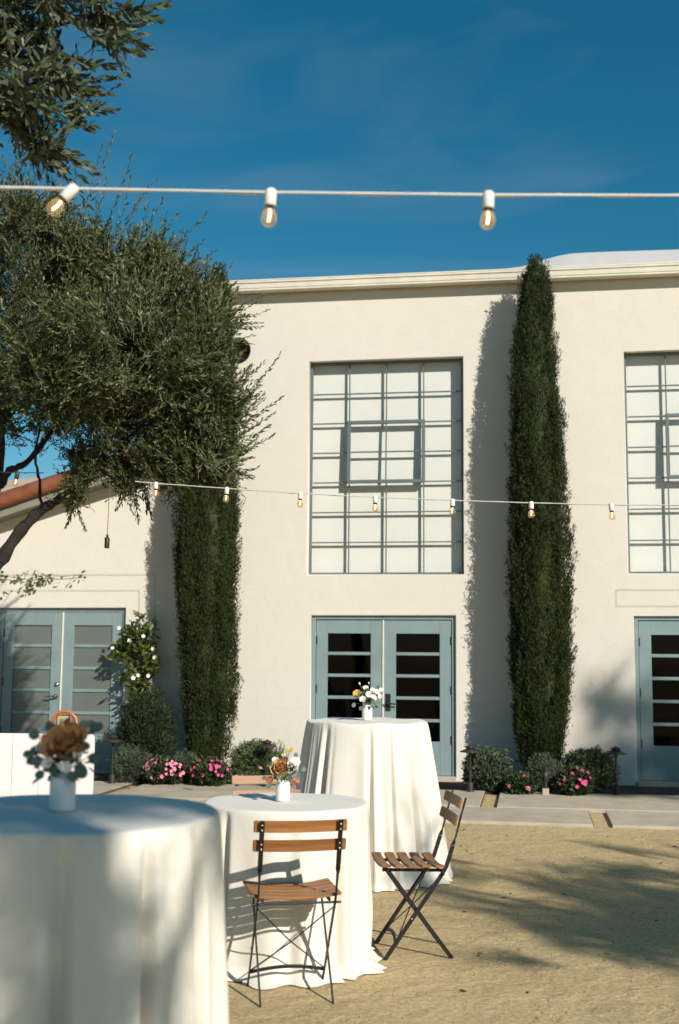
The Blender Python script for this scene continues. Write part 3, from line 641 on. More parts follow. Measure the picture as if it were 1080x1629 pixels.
S_ = [shoot(*q, D=DN) for q in [(180, 20, 250, 8), (150, 40, 244, 78), (140, 50, 232, 100), (100, 90, 185, 118), (90, 130, 150, 150), (90, 180, 140, 205), (70, 220, 120, 262), (40, 210, 55, 270), (170, 10, 255, 30), (60, 230, 96, 268)]]
limbs = [([nb, nb + np.array([.05, 0, 1.4]), nb + np.array([.0, .1, 2.6]), at(-120, 60, DN)], .16, .07), ([at(-120, 200, DN), at(-40, 130, DN), at(40, 60, DN), at(120, 30, DN), at(190, 25, DN)], .04, .005),
         ([at(-60, 160, DN), at(10, 190, DN), at(60, 215, DN), at(90, 245, DN)], .02, .004), ([at(20, 60, DN), at(80, 100, DN), at(115, 150, DN)], .012, .003)]
foliage_tree('olive_bough_tree', nb, 'olive tree with dark bough hanging close overhead against the sky', None, limbs, blobs,
             [([s[0] for s in S_], [s[1] for s in S_], 24, [s[2] for s in S_])], 'olive_leaf_dark', (.07, .018), 18, True, (.3, 0, .1), (.25, .42))

# trees of the courtyard outside the picture whose shade falls on the ground, the door and the near table
def shade_tree(aim, tdist, rad, n, label, seed):
    global rng
    rng = np.random.default_rng(seed)
    c = np.array(aim) + tdist * np.array([.88, -1.0, .74]); b = np.array([c[0], c[1], 0.0])
    bl = []
    for (dx, dy, dz, s, m) in n: bl.append((c + np.array([dx, dy, dz]) * rad, (rad * s, rad * s, rad * s * .6), m))
    limbs = [([b, b + np.array([.1, .05, c[2] * .35]), b + np.array([0, 0, c[2] * .7]), c], .17, .06)]
    for q in bl: limbs.append(([b + np.array([0, 0, c[2] * .55]), (b + np.array([0, 0, c[2] * .8]) + q[0]) / 2, q[0]], .06, .012))
    foliage_tree('courtyard_tree', b, label, None, limbs, bl, [], 'olive_leaf', (.085, .022), 16, False, (0, 0, .4), (.35, .7))
ga = ground(985, 1455)
shade_tree(ga, 6.6, 1.35, [(0, 0, 0, .7, 330), (.7, .1, -.1, .6, 280), (.35, -.3, .0, .6, 240), (.5, .5, 0, .5, 160), (-.6, .3, .2, .3, 40), (.1, .9, .1, .38, 70), (.8, -.7, .1, .6, 170), (-.25, .55, .45, .26, 30), (-.35, -.6, 0, .32, 50), (1.3, .6, .1, .6, 160), (.6, 1.6, .0, .4, 70), (1.4, 1.4, .1, .5, 90)], 'courtyard olive tree standing right of the picture and shading the sand', 31)
gb_ = plane(1075, 1165, YW)
shade_tree(gb_, 13.0, 1.5, [(0, 0, 0, .5, 300), (.5, 0, .2, .5, 250), (-.6, .1, .12, .24, 90), (.2, .3, -.3, .5, 240), (-.4, 0, -.3, .34, 130), (-.95, 0, -.5, .28, 130), (-.6, 0, -.62, .34, 150), (-.9, 0, -.78, .34, 150), (-.1, 0, -.6, .4, 150), (.9, 0, -.2, .6, 240)], 'tall courtyard tree far right shading the teal door', 32)
tc_ = fr(-.78, 3.2, 1.0)
shade_tree(tc_, 6.2, 1.1, [(-.1, 0, .1, .55, 190), (-.65, -.1, .1, .45, 120), (.25, .3, -.05, .3, 40), (-.2, .0, -.45, .45, 110), (-.1, 0, -.8, .4, 70), (-.9, .2, -.3, .5, 60), (.12, -.1, -.62, .26, 18)], 'courtyard olive tree behind the viewpoint shading the near table', 33)

# ------------------------------------------------------------------ garden plants
def shrub(name, px, py_top, py_bot, halfw, dist, label, mat, n, leaf, group=None, upright=.4, depth=None, fill=.55):
    Y = YW - dist; t0, b0 = plane(px, py_top, Y), plane(px, py_bot, Y); hw = plane(px + halfw, py_bot, Y)[0] - b0[0]
    h = max(.1, t0[2]); t = thing(name, (b0[0], Y, .012), label, 'shrub' if 'flower' not in name else 'flowers', group); o = worg(t)
    c = np.array([b0[0], Y, h * .5]); r = np.array([hw, depth or min(hw, dist - .05), h * .52])
    P, d = in_ell(n, c, r, fill); lump = np.array([mnoise.noise(Vector(q * 5 / max(.3, hw * 1.6))) for q in P])[:, None]
    P = c + (P - c) * (.9 + .22 * lump); P[:, 2] = np.maximum(P[:, 2], .02)
    A = d + np.array([0, 0, upright]) + rng.normal(0, .35, (n, 3)); nl = 9; LV = []
    Lc = rng.uniform(.7, 1.3, n)[:, None] * leaf[2]
    for k in range(nl):
        tt = k / nl; az = unit(np.cross(A, rng.normal(size=(n, 3))))
        LV.append(leaves(P + unit(A) * Lc * (tt - .6), unit(A) * .8 + az * .7, leaf[0] * rng.uniform(.7, 1.2, n), leaf[1] * rng.uniform(.8, 1.2, n)))
    part('foliage', quads_mesh('foliage', shift(np.concatenate(LV), o), 4), mat, t, 'stuff')
    sm = MB()
    for k in range(7):
        a = rng.uniform(0, 6.28); q = rng.uniform(.2, .7); sm.tube([(b0[0], Y, .0), (b0[0] + .25 * r[0] * math.cos(a), Y + .25 * r[1] * math.sin(a), h * .3), (b0[0] + q * r[0] * math.cos(a), Y + q * r[1] * math.sin(a), h * .7)], [.012, .008, .003], 5)
    part('stem', sm, 'bark', t)
    return t, c, r
rng = np.random.default_rng(41)
shrub('rounded_shrub', 231, 1096, 1206, 46, .62, 'dense clipped dark green shrub at the foot of the vine', 'shrub_dark', 2600, (.05, .011, .14), None, 1.2)
shrub('rosemary_bush', 207, 1188, 1250, 32, 1.0, 'low grey green rosemary bush beside the frosted door', 'rosemary', 900, (.045, .009, .12), None, .6)
shrub('rosemary_bush', 294, 1196, 1238, 24, .95, 'small grey green rosemary bush between the two pink flower clumps', 'rosemary', 550, (.042, .009, .1), None, .6)
shrub('round_bush', 408, 1178, 1246, 46, .8, 'pale green round bush right of the vine side cypress', 'shrub_light', 1700, (.04, .011, .1), None, .5)
shrub('round_bush', 776, 1190, 1264, 40, .85, 'sunlit leafy bush just right of the middle teal doors', 'rosemary', 1500, (.045, .016, .1), None, .5)
shrub('lavender_bush', 866, 1200, 1240, 26, .95, 'slim lavender bush behind the small garden spotlight', 'rosemary', 420, (.05, .008, .14), None, 1.4)
shrub('round_bush', 938, 1190, 1264, 48, .75, 'shaded dark bush behind the magenta flowers', 'shrub_light', 1500, (.042, .013, .1), None, .5)
# blossoms
bl = MB(); 
for k in range(5):
    a = k * 2 * math.pi / 5; c_, s_ = math.cos(a), math.sin(a); q = lambda u, v, z: (u * c_ - v * s_, u * s_ + v * c_, z)
    bl.add([q(0, 0, 0), q(.012, -.011, .004), q(.026, 0, .006), q(.012, .011, .004)], [(0, 1, 2, 3)])
blm = {m: None for m in ('petal_pink', 'petal_magenta', 'petal_white')}
for m in blm: blm[m] = bl.mesh('blossom'); blm[m].materials.append(MATS[m])
def blossoms(t, c, r, n, mat, smin=.8, smax=1.3, top=.0):
    o = worg(t)
    for i in range(n):
        a = rng.uniform(math.pi * 1.05, math.pi * 1.95); e = rng.uniform(-.2 + top, 1.1)
        d = np.array([math.cos(a) * math.cos(e), math.sin(a) * math.cos(e), math.sin(e)]); p = c + d * r * 1.04
        b = bpy.data.objects.new('blossom', blm[mat]); COL.objects.link(b); b.parent = t; b.location = p - o
        b.rotation_euler = Vector(d + np.array([0, -.5, .2])).to_track_quat('Z', 'Y').to_euler(); s = rng.uniform(smin, smax); b.scale = (s, s, s)
for px, t0, b0, hw, lab, mat, nn in ((262, 1206, 1250, 34, 'clump of pale pink impatiens flowers below the clipped shrub', 'petal_pink', 34), (332, 1208, 1250, 32, 'clump of deep magenta impatiens flowers at the foot of the vine side cypress', 'petal_magenta', 20),
                                     (828, 1232, 1266, 23, 'small sunlit pink flower clump beside the garden spotlight', 'petal_pink', 6), (914, 1224, 1267, 31, 'shaded magenta flower clump between spotlight and path lamp', 'petal_magenta', 12)):
    t, c, r = shrub('flower_clump', px, t0, b0, hw, 1.12, lab, 'flower_leaf', 420, (.055, .022, .08), 'flower clumps in the bed', .5, .22)
    blossoms(t, c, r, nn, mat, .75, 1.15)
# climbing vine with white flowers
Y = YW - .16; vt = thing('climbing_vine', (plane(222, 1200, Y)[0], Y, .012), 'climbing vine with glossy leaves and white flowers beside the frosted door', 'vine'); o = worg(vt)
LV = []; vines = [(215, 1022, 28, 26, 90), (225, 1060, 24, 22, 60), (200, 1030, 22, 18, 40), (235, 1048, 20, 22, 50), (218, 1000, 14, 18, 18), (222, 1095, 24, 20, 50), (245, 1060, 10, 14, 14), (192, 1045, 14, 10, 20), (222, 980, 5, 10, 6), (195, 1080, 12, 8, 12), (243, 1000, 3, 30, 10), (230, 1120, 30, 16, 30)]
for px, py, rx, ry, n in vines:
    c = plane(px, py, Y); s = YW / FPX; n = max(3, int(n * .6)); P, d = in_ell(n, c, (rx * s, .1, ry * s)); nn = 5
    for k in range(nn):
        LV.append(leaves(P, unit(rng.normal(size=(n, 3)) * .9 + np.array([0, -.5, .3])), rng.uniform(.07, .12, n), rng.uniform(.028, .042, n), True, .08))
part('foliage', quads_mesh('foliage', shift(np.concatenate(LV), o), 6), 'vine_leaf', vt, 'stuff')
vm = MB(); vm.tube([(o[0], Y, 0), plane(226, 1120, Y), plane(214, 1060, Y), plane(224, 1010, Y), plane(222, 975, Y)], [.02, .015, .01, .007, .003], 6); vm.tube([plane(226, 1120, Y), plane(240, 1050, Y + .08), plane(244, 985, Y + .1)], [.01, .007, .003], 5)
part('stem', vm, 'bark', vt)
for px, py in ((190, 999), (206, 1019), (179, 1031), (243, 1032), (246, 1046), (220, 1074), (228, 1012), (212, 1078), (236, 1075), (203, 1118)):
    p = plane(px, py, Y - .13); b = bpy.data.objects.new('blossom', blm['petal_white']); COL.objects.link(b); b.parent = vt; b.location = p - o
    b.rotation_euler = (R_(80) + rng.uniform(-.4, .4), rng.uniform(-.4, .4), rng.uniform(-.5, .7)); s = rng.uniform(1.0, 1.4); b.scale = (s, s, s)
# wires on the wall with a creeper, wires right of the second door
Yt = YW - .014
tw = thing('trellis_wires', (plane(100, 915, Yt)[0], Yt, plane(100, 939, Yt)[2]), 'thin wires strung on the wing wall above the frosted door', 'wires')
def wire(parent, pts): part('wire', MB().tube([plane(a, b, Yt) for a, b in pts], .0016, 5), 'twig', parent)
wire(tw, [(-120, 914), (248, 914)]); wire(tw, [(-120, 939), (222, 939)]); wire(tw, [(222, 939), (221, 1110)]); wire(tw, [(247, 914), (244, 1120)])
tw2 = thing('trellis_wires', (plane(1050, 939, Yt)[0], Yt, plane(1050, 963, Yt)[2]), 'thin wires strung on the hall wall above the shaded teal door', 'wires')
wire(tw2, [(981, 938), (1250, 938)]); wire(tw2, [(981, 938), (981, 964)]); wire(tw2, [(981, 964), (1250, 964)])
ct = thing('creeper', (plane(60, 925, Yt - .03)[0], Yt - .03, plane(60, 940, Yt)[2]), 'leafy creeper sprig trained along the wire above the frosted door', 'vine'); o = worg(ct)
cm = MB(); cm.tube([plane(a, b, Yt - .03) for a, b in ((-60, 918), (0, 915), (40, 922), (70, 915), (100, 917), (132, 914))], .004, 5); part('stem', cm, 'twig', ct)
P = []
for px, py, n in ((2, 914, 3), (14, 915, 3), (26, 914, 4), (38, 914, 5), (50, 922, 8), (56, 930, 8), (46, 938, 4), (66, 918, 7), (76, 914, 7), (84, 918, 4), (97, 922, 3), (112, 918, 4), (131, 914, 3), (4, 942, 2), (18, 941, 2), (36, 936, 2), (60, 912, 4), (-30, 918, 20)):
    for _ in range(n): P.append(plane(px + rng.normal(0, 3), py + rng.normal(0, 3), Yt - .03 - rng.uniform(0, .05)))
P = np.array(P); LVc = leaves(P, rng.normal(size=P.shape) * .6 + np.array([.2, -.2, -.5]), rng.uniform(.05, .085, len(P)), rng.uniform(.03, .042, len(P)), True, .08)
part('foliage', quads_mesh('foliage', shift(LVc, o), 6), 'vine_leaf', ct, 'stuff')

# ------------------------------------------------------------------ path lamps, garden spotlight
def path_lamp(px, py_top, py_bot, Yd, label):
    Y = YW - Yd; b = plane(px, py_bot, Y); h = plane(px, py_top, Y)[2]
    t = thing('path_lamp', (b[0], Y, .012), label, 'lamp', 'path lamps in the bed'); z = h - .012
    part('base', MB().lathe([(0, 0), (.045, 0), (.045, .03), (.035, .035), (.035, .12), (.02, .13), (0, .13)], 16), 'bronze', t, world=False)
    part('post', MB().lathe([(.013, .12), (.012, z - .14), (.02, z - .1), (.022, z - .07)], 12), 'bronze', t, world=False)
    part('shade', MB().lathe([(.02, z - .075), (.115, z - .085), (.115, z - .08), (.06, z - .055), (.05, z - .05)], 24), 'bronze', t, world=False)
    part('cap', MB().lathe([(.045, z - .05), (.045, z - .036), (.062, z - .034), (.06, z - .026), (.012, z - .008), (.01, z), (0, z)], 24), 'bronze', t, world=False)
path_lamp(178, 1168, 1247, 1.2, 'bronze path lamp with flat hat beside the frosted door step')
path_lamp(424, 1176, 1243, 1.12, 'bronze path lamp rising from the pale round bush')
path_lamp(748, 1184, 1262, 1.12, 'bronze path lamp beside the middle teal doors')
path_lamp(981, 1187, 1266, 1.05, 'bronze path lamp in the shade beside the right teal door')
sp = plane(868, 1262, YW - 1.22); st = thing('garden_spotlight', (sp[0], YW - 1.22, .012), 'small grey garden spotlight on a square foot by the slabs', 'lamp')
part('base', MB().box(-.035, .035, -.035, .035, 0, .09, .006), 'concrete', st, world=False)
part('stem', MB().lathe([(.018, .09), (.016, .17)], 12), 'bronze', st, world=False)
part('head', MB().lathe([(0, .16), (.022, .165), (.03, .2), (.032, .27), (.024, .272), (.022, .25), (0, .25)], 16), 'bronze', st, world=False)

# ------------------------------------------------------------------ string lights
def string_light(path_px, D0, D1, bulbs, label, dark=False, bs=1.0):
    px0, px1 = path_px[0][0], path_px[-1][0]
    dep = lambda px: D0 + (D1 - D0) * (px - px0) / (px1 - px0)
    pts = [at(a, b, dep(a)) for a, b in path_px]; mid = pts[len(pts) // 2]
    t = thing('string_light', mid, label, 'string light'); o = worg(t)
    cab = []
    for i in range(len(pts) - 1):
        for k in range(8): cab.append(pts[i] * (1 - k / 8) + pts[i + 1] * k / 8)
    cab.append(pts[-1]); m = MB(); m.tube(cab, .0042 if not dark else .003, 6)
    m.tube([p + np.array([0, .004, .004 * math.sin(i * 1.3)]) for i, p in enumerate(cab)], .003, 5); part('cable', m, 'cable_dark' if dark else 'cable_white', t)
    ys = np.interp([b[0] for b in bulbs], [p[0] for p in path_px], [p[1] for p in path_px])
    for (px, ax), py in zip(bulbs, ys):
        p = at(px, py, dep(px)) - o; M = Matrix.Translation(Vector(p)) @ Matrix.Rotation(ax, 4, Vector(tuple(F0))) @ Matrix.Scale(bs, 4)
        s = part('socket', MB().lathe([(0, .012), (.012, .012), (.018, .006), (.0195, -.012), (.0195, -.044), (.017, -.048), (0, -.048)], 18, M=M), 'cable_dark' if dark else 'socket_white', t, world=False)
        part('collar', MB().lathe([(.0165, -.046), (.0155, -.056), (.013, -.058)], 18, M=M), 'bronze', s, world=False)
        b = part('bulb', MB().lathe([(.012, -.054), (.017, -.062), (.0235, -.076), (.0262, -.09), (.0242, -.106), (.015, -.116), (0, -.119)], 20, M=M), 'bulb_glass', t, world=False)
        part('filament', MB().tube([M @ Vector((.0, 0, -.06)), M @ Vector((.002, 0, -.075)), M @ Vector((-.001, 0, -.1))], .0034, 6), 'filament', b, world=False)
string_light([(-260, 293), (0, 298), (115, 300), (431, 306), (776, 310), (1080, 311), (1400, 308)], 3.42, 3.42, [(117, R_(42)), (431, R_(3)), (777, R_(2)), (-215, 0), (1110, 0)], 'white string light crossing the open sky with large bulbs', bs=.86)
string_light([(215, 766), (248, 769), (361, 777), (478, 785), (597, 791), (720, 796), (845, 800), (972, 803), (1120, 804), (1300, 803)], 10.3, 8.8, [(248, 0), (361, R_(4)), (478, R_(2)), (597, 0), (720, R_(3)), (845, 0), (972, R_(-4)), (1104, 0)], 'white string light crossing the wall between olive and cypress')
string_light([(-150, 742), (-20, 750), (28, 752), (70, 752)], 10.2, 10.2, [(28, R_(10)), (-95, 0)], 'dark string light with one bulb under the olive branch', True)
pd = at(170, 872, 10.3); pt = thing('pendant_socket', pd, 'dark pendant lamp socket hanging on a cord from the olive tree', 'lamp')
part('socket', MB().lathe([(0, 0), (.02, 0), (.022, .005), (.022, .085), (.014, .095), (.008, .105), (0, .105)], 16), 'bronze', pt, world=False)
part('ring', MB().lathe([(.006, .105), (.012, .112), (.006, .12)], 10), 'bronze', pt, world=False)
part('cord', MB().tube([(0, 0, .11), (.004, 0, .3), (.006, 0, .62)], .0032, 6), 'twig', pt, world=False)

# ------------------------------------------------------------------ tables and cloths
def cloth(x, y, R, H, label, seed, nf, amp, flare, group=None, puddle=.03, nth=420):
    g = np.random.default_rng(seed); th = np.linspace(0, 2 * math.pi, nth, endpoint=False)
    def per(freqs, s): return sum(g.normal() * np.cos(f * th + g.uniform(0, 6.28)) for f in freqs) * s
    warp = per((1, 2, 3, 5), .35); ampv = np.clip(.62 + per((1, 2, 3, 4), .16), .3, 1.1)
    base_ = np.cos(nf * th + warp * 2.2); ph = np.mod(nf * th + 2.2 * warp, 2 * math.pi) - math.pi; ph2 = np.mod(nf * th * 2 + 3.1 * warp + 1.0, 2 * math.pi) - math.pi
    fold = .55 * base_ * -1 * 0 - 1.5 * np.exp(-(ph / .62) ** 2) + .45 + .35 * np.cos(ph) - .5 * np.exp(-(ph2 / .6) ** 2) * np.clip(per((1, 2, 3), .5), 0, 1)
    vs_ = []; rows = []
    def row(r, z): rows.append(len(vs_)); vs_.extend(np.stack([np.cos(th) * r, np.sin(th) * r, np.broadcast_to(z, nth)], 1))
    wr = per((2, 3, 5, 7), .0012)
    for q in (.15, .4, .65, .85, .96): row(np.full(nth, R * q), H + wr * q + .0)
    for a in (0.35, .8, 1.2): row(R - .016 + .016 * math.sin(a) + .0 * th, H - .016 + .016 * math.cos(a) + wr)
    ns = 34
    for i in range(1, ns + 1):
        s = i / ns; e = s ** 1.15
        rr = R + flare * e + amp * ampv * fold * min(1, (s * 1.4)) ** .6 + .006 * np.cos(3 * th + 9 * s + seed) * s
        z = H - .012 - (H - .012 - .008) * s
        if i == ns: rr = rr + puddle * (.6 + .8 * g.random() + np.clip(per((2, 5, 9, 14), .5), -.5, 1.2)); z = .006
        if i == ns - 1: rr = rr + puddle * .3
        row(rr, z)
    n = len(rows); V = [tuple(p) for p in vs_]; V.append((0, 0, H)); c = len(V) - 1
    Fc = [(c, rows[0] + k, rows[0] + (k + 1) % nth) for k in range(nth)]
    for i in range(n - 1): Fc += [(rows[i] + k, rows[i + 1] + k, rows[i + 1] + (k + 1) % nth, rows[i] + (k + 1) % nth) for k in range(nth)]
    m = MB(); m.add(V, Fc, True); me = m.mesh('tablecloth'); o = link('tablecloth', me, 'linen'); o.location = (x, y, 0)
    return tag(o, label, 'tablecloth', group)
def table(x, y, R, H, label):
    t = thing('pedestal_table', (x, y, 0), label, 'table')
    part('tabletop', MB().lathe([(0, H - .03), (R - .012, H - .03), (R - .012, H - .003), (0, H - .003)], 40), 'tabletop', t, world=False)
    part('pole', MB().lathe([(.035, .03), (.035, H - .03)], 16), 'black_steel', t, world=False)
    part('base', MB().lathe([(0, 0), (.27, 0), (.27, .015), (.05, .03), (0, .03)], 32), 'black_steel', t, world=False)
T1 = fr(-.732, 3.27); T2 = fr((461 - 540) / 308, 6.17); T3 = fr((586 - 540) / 223, 8.52)
table(T1[0], T1[1], .41, 1.085, 'tall pedestal table under the shaded cloth by the rust rose'); cloth(T1[0], T1[1], .415, 1.087, 'floor length ivory cloth, dappled with tree shade, on the tall table with the rust rose', 51, 13, .12, .0, 'ivory tablecloths')
table(T2[0], T2[1], .41, .776, 'low pedestal table between the wooden folding chairs'); cloth(T2[0], T2[1], .415, .778, 'short ivory cloth on the low table behind the wooden folding chair', 56, 11, .085, .0, 'ivory tablecloths', .05)
table(T3[0], T3[1], .42, 1.063, 'tall pedestal table in front of the teal doors'); cloth(T3[0], T3[1], .425, 1.065, 'flared ivory cloth on the tall table in front of the middle teal doors', 53, 14, .135, .12, 'ivory tablecloths', .03)

# ------------------------------------------------------------------ chairs
CH = {}
def bar_secs(pts, w_, t_, twist_at=None):
    """flat bar through (x,z) points in the side plane; returns loft sections, turning 90 degrees above twist_at"""
    secs = []
    for i, (x, z) in enumerate(pts):
        a = pts[max(i - 1, 0)]; b = pts[min(i + 1, len(pts) - 1)]; d = np.array([b[0] - a[0], 0, b[1] - a[1]]); d /= np.linalg.norm(d)
        nrm = np.array([d[2], 0, -d[0]]); yv = np.array([0, 1.0, 0]); q = 0
        if twist_at: q = min(1, max(0, (z - twist_at) / .05)) * math.pi / 2
        wv = nrm * math.cos(q) + yv * math.sin(q); tv = yv * math.cos(q) - nrm * math.sin(q)
        secs.append((np.array([x, 0, z]), wv * w_ / 2, tv * t_ / 2))
    return secs
def offs(secs, y): return [(c + np.array([0, y, 0]), a, b) for c, a, b in secs]
up_pts = [(.15, 0), (.02, .185), (-.10, .355), (-.142, .415), (-.165, .455), (-.18, .50), (-.198, .555), (-.203, .57), (-.208, .585), (-.213, .60), (-.219, .62), (-.24, .70), (-.268, .795)]
UPB = bar_secs(up_pts, .021, .006, .55); RLB = bar_secs([(.125, .425), (0, .256), (-.195, 0)], .021, .006)
def slat_mesh(lx, ly, lz, bow, lift):
    m = MB(); n = 10; V = []; secs = []
    for i in range(n + 1):
        u = -1 + 2 * i / n; secs.append((np.array([bow * u * u, u * ly / 2, lift * u * u]), np.array([lx / 2, 0, 0]), np.array([0, 0, lz / 2])))
    bm = bmesh.new(); mm = MB(); mm.loft(secs); vv = [bm.verts.new(p) for p in mm.v]
    for q in mm.f: bm.faces.new([vv[i] for i in q])
    bm.normal_update(); es = [e for e in bm.edges if e.calc_face_angle(0) > .6]; bmesh.ops.bevel(bm, geom=es, offset=.003, segments=2, affect='EDGES')
    me = bpy.data.meshes.new('slat'); bm.to_mesh(me); bm.free(); return me
SEAT = slat_mesh(.05, .405, .014, 0, .016); BACK = slat_mesh(.012, .415, .052, .012, 0)
RV = MB().lathe([(0, .004), (.0035, .003), (.005, 0)], 10).mesh('rivet')
def chair(name, loc, rz, label):
    t = thing(name, loc, label, 'chair', 'folding wooden slat chairs', rz)
    for s in (-1, 1):
        part('upright', MB().loft(offs(UPB, s * .174)), 'black_steel', t, world=False)
        part('rear_leg', MB().loft(offs(RLB, s * .160)), 'black_steel', t, world=False)
        rl = part('seat_rail', MB().loft([((.16, s * .15, .437), (0, .003, 0), (0, 0, .008)), ((-.15, s * .15, .432), (0, .003, 0), (0, 0, .008))]), 'black_steel', t, world=False)
        for (x, z) in ((.0155, .235 - .04),):
            b = link('rivet', RV, 'rivet', t); b.location = (.012, s * .179, .200); b.rotation_euler = (-s * math.pi / 2, 0, 0)
    for k in range(5):
        o = link('seat_slat', SEAT, 'chair_wood', t); o.location = (.145 - k * .068, 0, .447 - .001 * k)
    for zc, xc in ((.765, -.245), (.68, -.222)):
        o = link('back_slat', BACK, 'chair_wood', t); o.location = (xc, 0, zc); o.rotation_euler = (0, R_(-15), 0)
        for s in (-1, 1):
            for dz in (-.011, .011):
                b = link('rivet', RV, 'rivet', t); b.location = (xc - .0165 - dz * .27, s * .174, zc + dz); b.rotation_euler = (0, -math.pi / 2 - R_(15), 0)
    part('seat_crossbar', MB().tube([(-.147, -.2, .421), (-.147, .2, .421)], .0055, 8), 'black_steel', t, world=False)
    part('front_crossbar', MB().tube([(.128, -.165, .42), (.128, .165, .42)], .005, 8), 'black_steel', t, world=False)
    xb = lambda z: .15 - (z / .355) * .25
    arch = [(xb(.075 + .022 * math.cos(u * math.pi / 2)), u * .17, .075 + .022 * math.cos(u * math.pi / 2)) for u in np.linspace(-1, 1, 13)]
    part('arched_stretcher', MB().loft([(p, (0.002, 0, .0015), (-.005, 0, .0075)) for p in arch], True), 'black_steel', t, world=False)
    for s in (-1, 1):
        part('brace_rod', MB().tube([(xb(.395), s * .168, .395), (xb(.23), s * .005, .23), (xb(.085), -s * .168, .085)], [.0028, .0032, .0028], 6), 'black_steel', t, world=False)
    return t
def heading(v): return math.atan2(v[1], v[0])
c1 = fr(-.205, 5.60); h1 = fr(-.2, 1.0); chair('folding_chair', (c1[0], c1[1], 0), heading(h1), 'wooden slat folding chair pushed up to the low table, its back turned')
c2 = fr(.375, 6.39); h2 = fr(-1.0, -.10); chair('folding_chair', (c2[0], c2[1], 0), heading(h2), 'wooden slat folding chair standing sideways on open sand')
c3p = fr((405 - 540) / 268 + .13, 7.12); h3 = fr(.25, -1.0); chair('folding_chair', (c3p[0], c3p[1], 0), heading(h3), 'wooden slat folding chair behind the low table, only its top slat showing')

# ------------------------------------------------------------------ vases and flowers
def vase(x, y, z, s, label):
    m = MB().lathe([(0, 0), (.030, 0), (.0355, .003), (.0365, .01), (.0365, .085), (.034, .093), (.029, .098), (.0285, .106), (.027, .108), (.025, .106), (.026, .09), (0, .05)], 32)
    m.v = [(a * s, b * s, c * s) for a, b, c in m.v]; o = link('vase', m.mesh('vase'), 'ceramic'); o.location = (x, y, z); return tag(o, label, 'vase', 'white bud vases')
def petal(m, M, w_, h_, cup, curl, n=6):
    vs_ = []
    for i in range(n + 1):
        v = i / n
        for j in range(n + 1):
            u = -1 + 2 * j / n; ww = w_ * math.sin(math.pi * (.12 + .62 * v) ) ** .8 if True else 0
            x_ = u * ww; yb_ = -cup * (1 - u * u) * (.3 + .7 * v) + curl * max(0, v - .6) ** 1.4 * 2.6; z_ = h_ * v * (1 - .10 * u * u)
            vs_.append(M @ Vector((x_, -yb_ - cup * .0, z_)))
    m.add(vs_, [(i * (n + 1) + j, i * (n + 1) + j + 1, (i + 1) * (n + 1) + j + 1, (i + 1) * (n + 1) + j) for i in range(n) for j in range(n)], True)
def rose_mesh(r, mat, seed):
    g = random.Random(seed); m = MB(); tot = 24
    for i in range(tot):
        q = i / (tot - 1); a = i * 2.4 + g.uniform(-.2, .2); rad = r * (.05 + .42 * q ** .9); tilt = R_(4 + 52 * q ** 1.5)
        M = Matrix.Rotation(a, 4, 'Z') @ Matrix.Translation((0, -rad, -r * .25 * q)) @ Matrix.Rotation(tilt, 4, 'X')
        petal(m, M, r * (.26 + .40 * q), r * (.62 + .38 * q), r * .10 * (1 - q * .3), -r * .22 * q)
    me = m.mesh('rose'); me.materials.append(MATS[mat]); return me
def open_mesh(r, mat, seed, n=7):
    g = random.Random(seed); m = MB()
    for i in range(n):
        M = Matrix.Rotation(i * 2 * math.pi / n + g.uniform(-.15, .15), 4, 'Z') @ Matrix.Translation((0, -r * .06, 0)) @ Matrix.Rotation(R_(g.uniform(40, 66)), 4, 'X')
        petal(m, M, r * .42, r * .95, r * .1, 0, 5)
    me = m.mesh('flower'); me.materials.append(MATS[mat]); return me
ey = {}
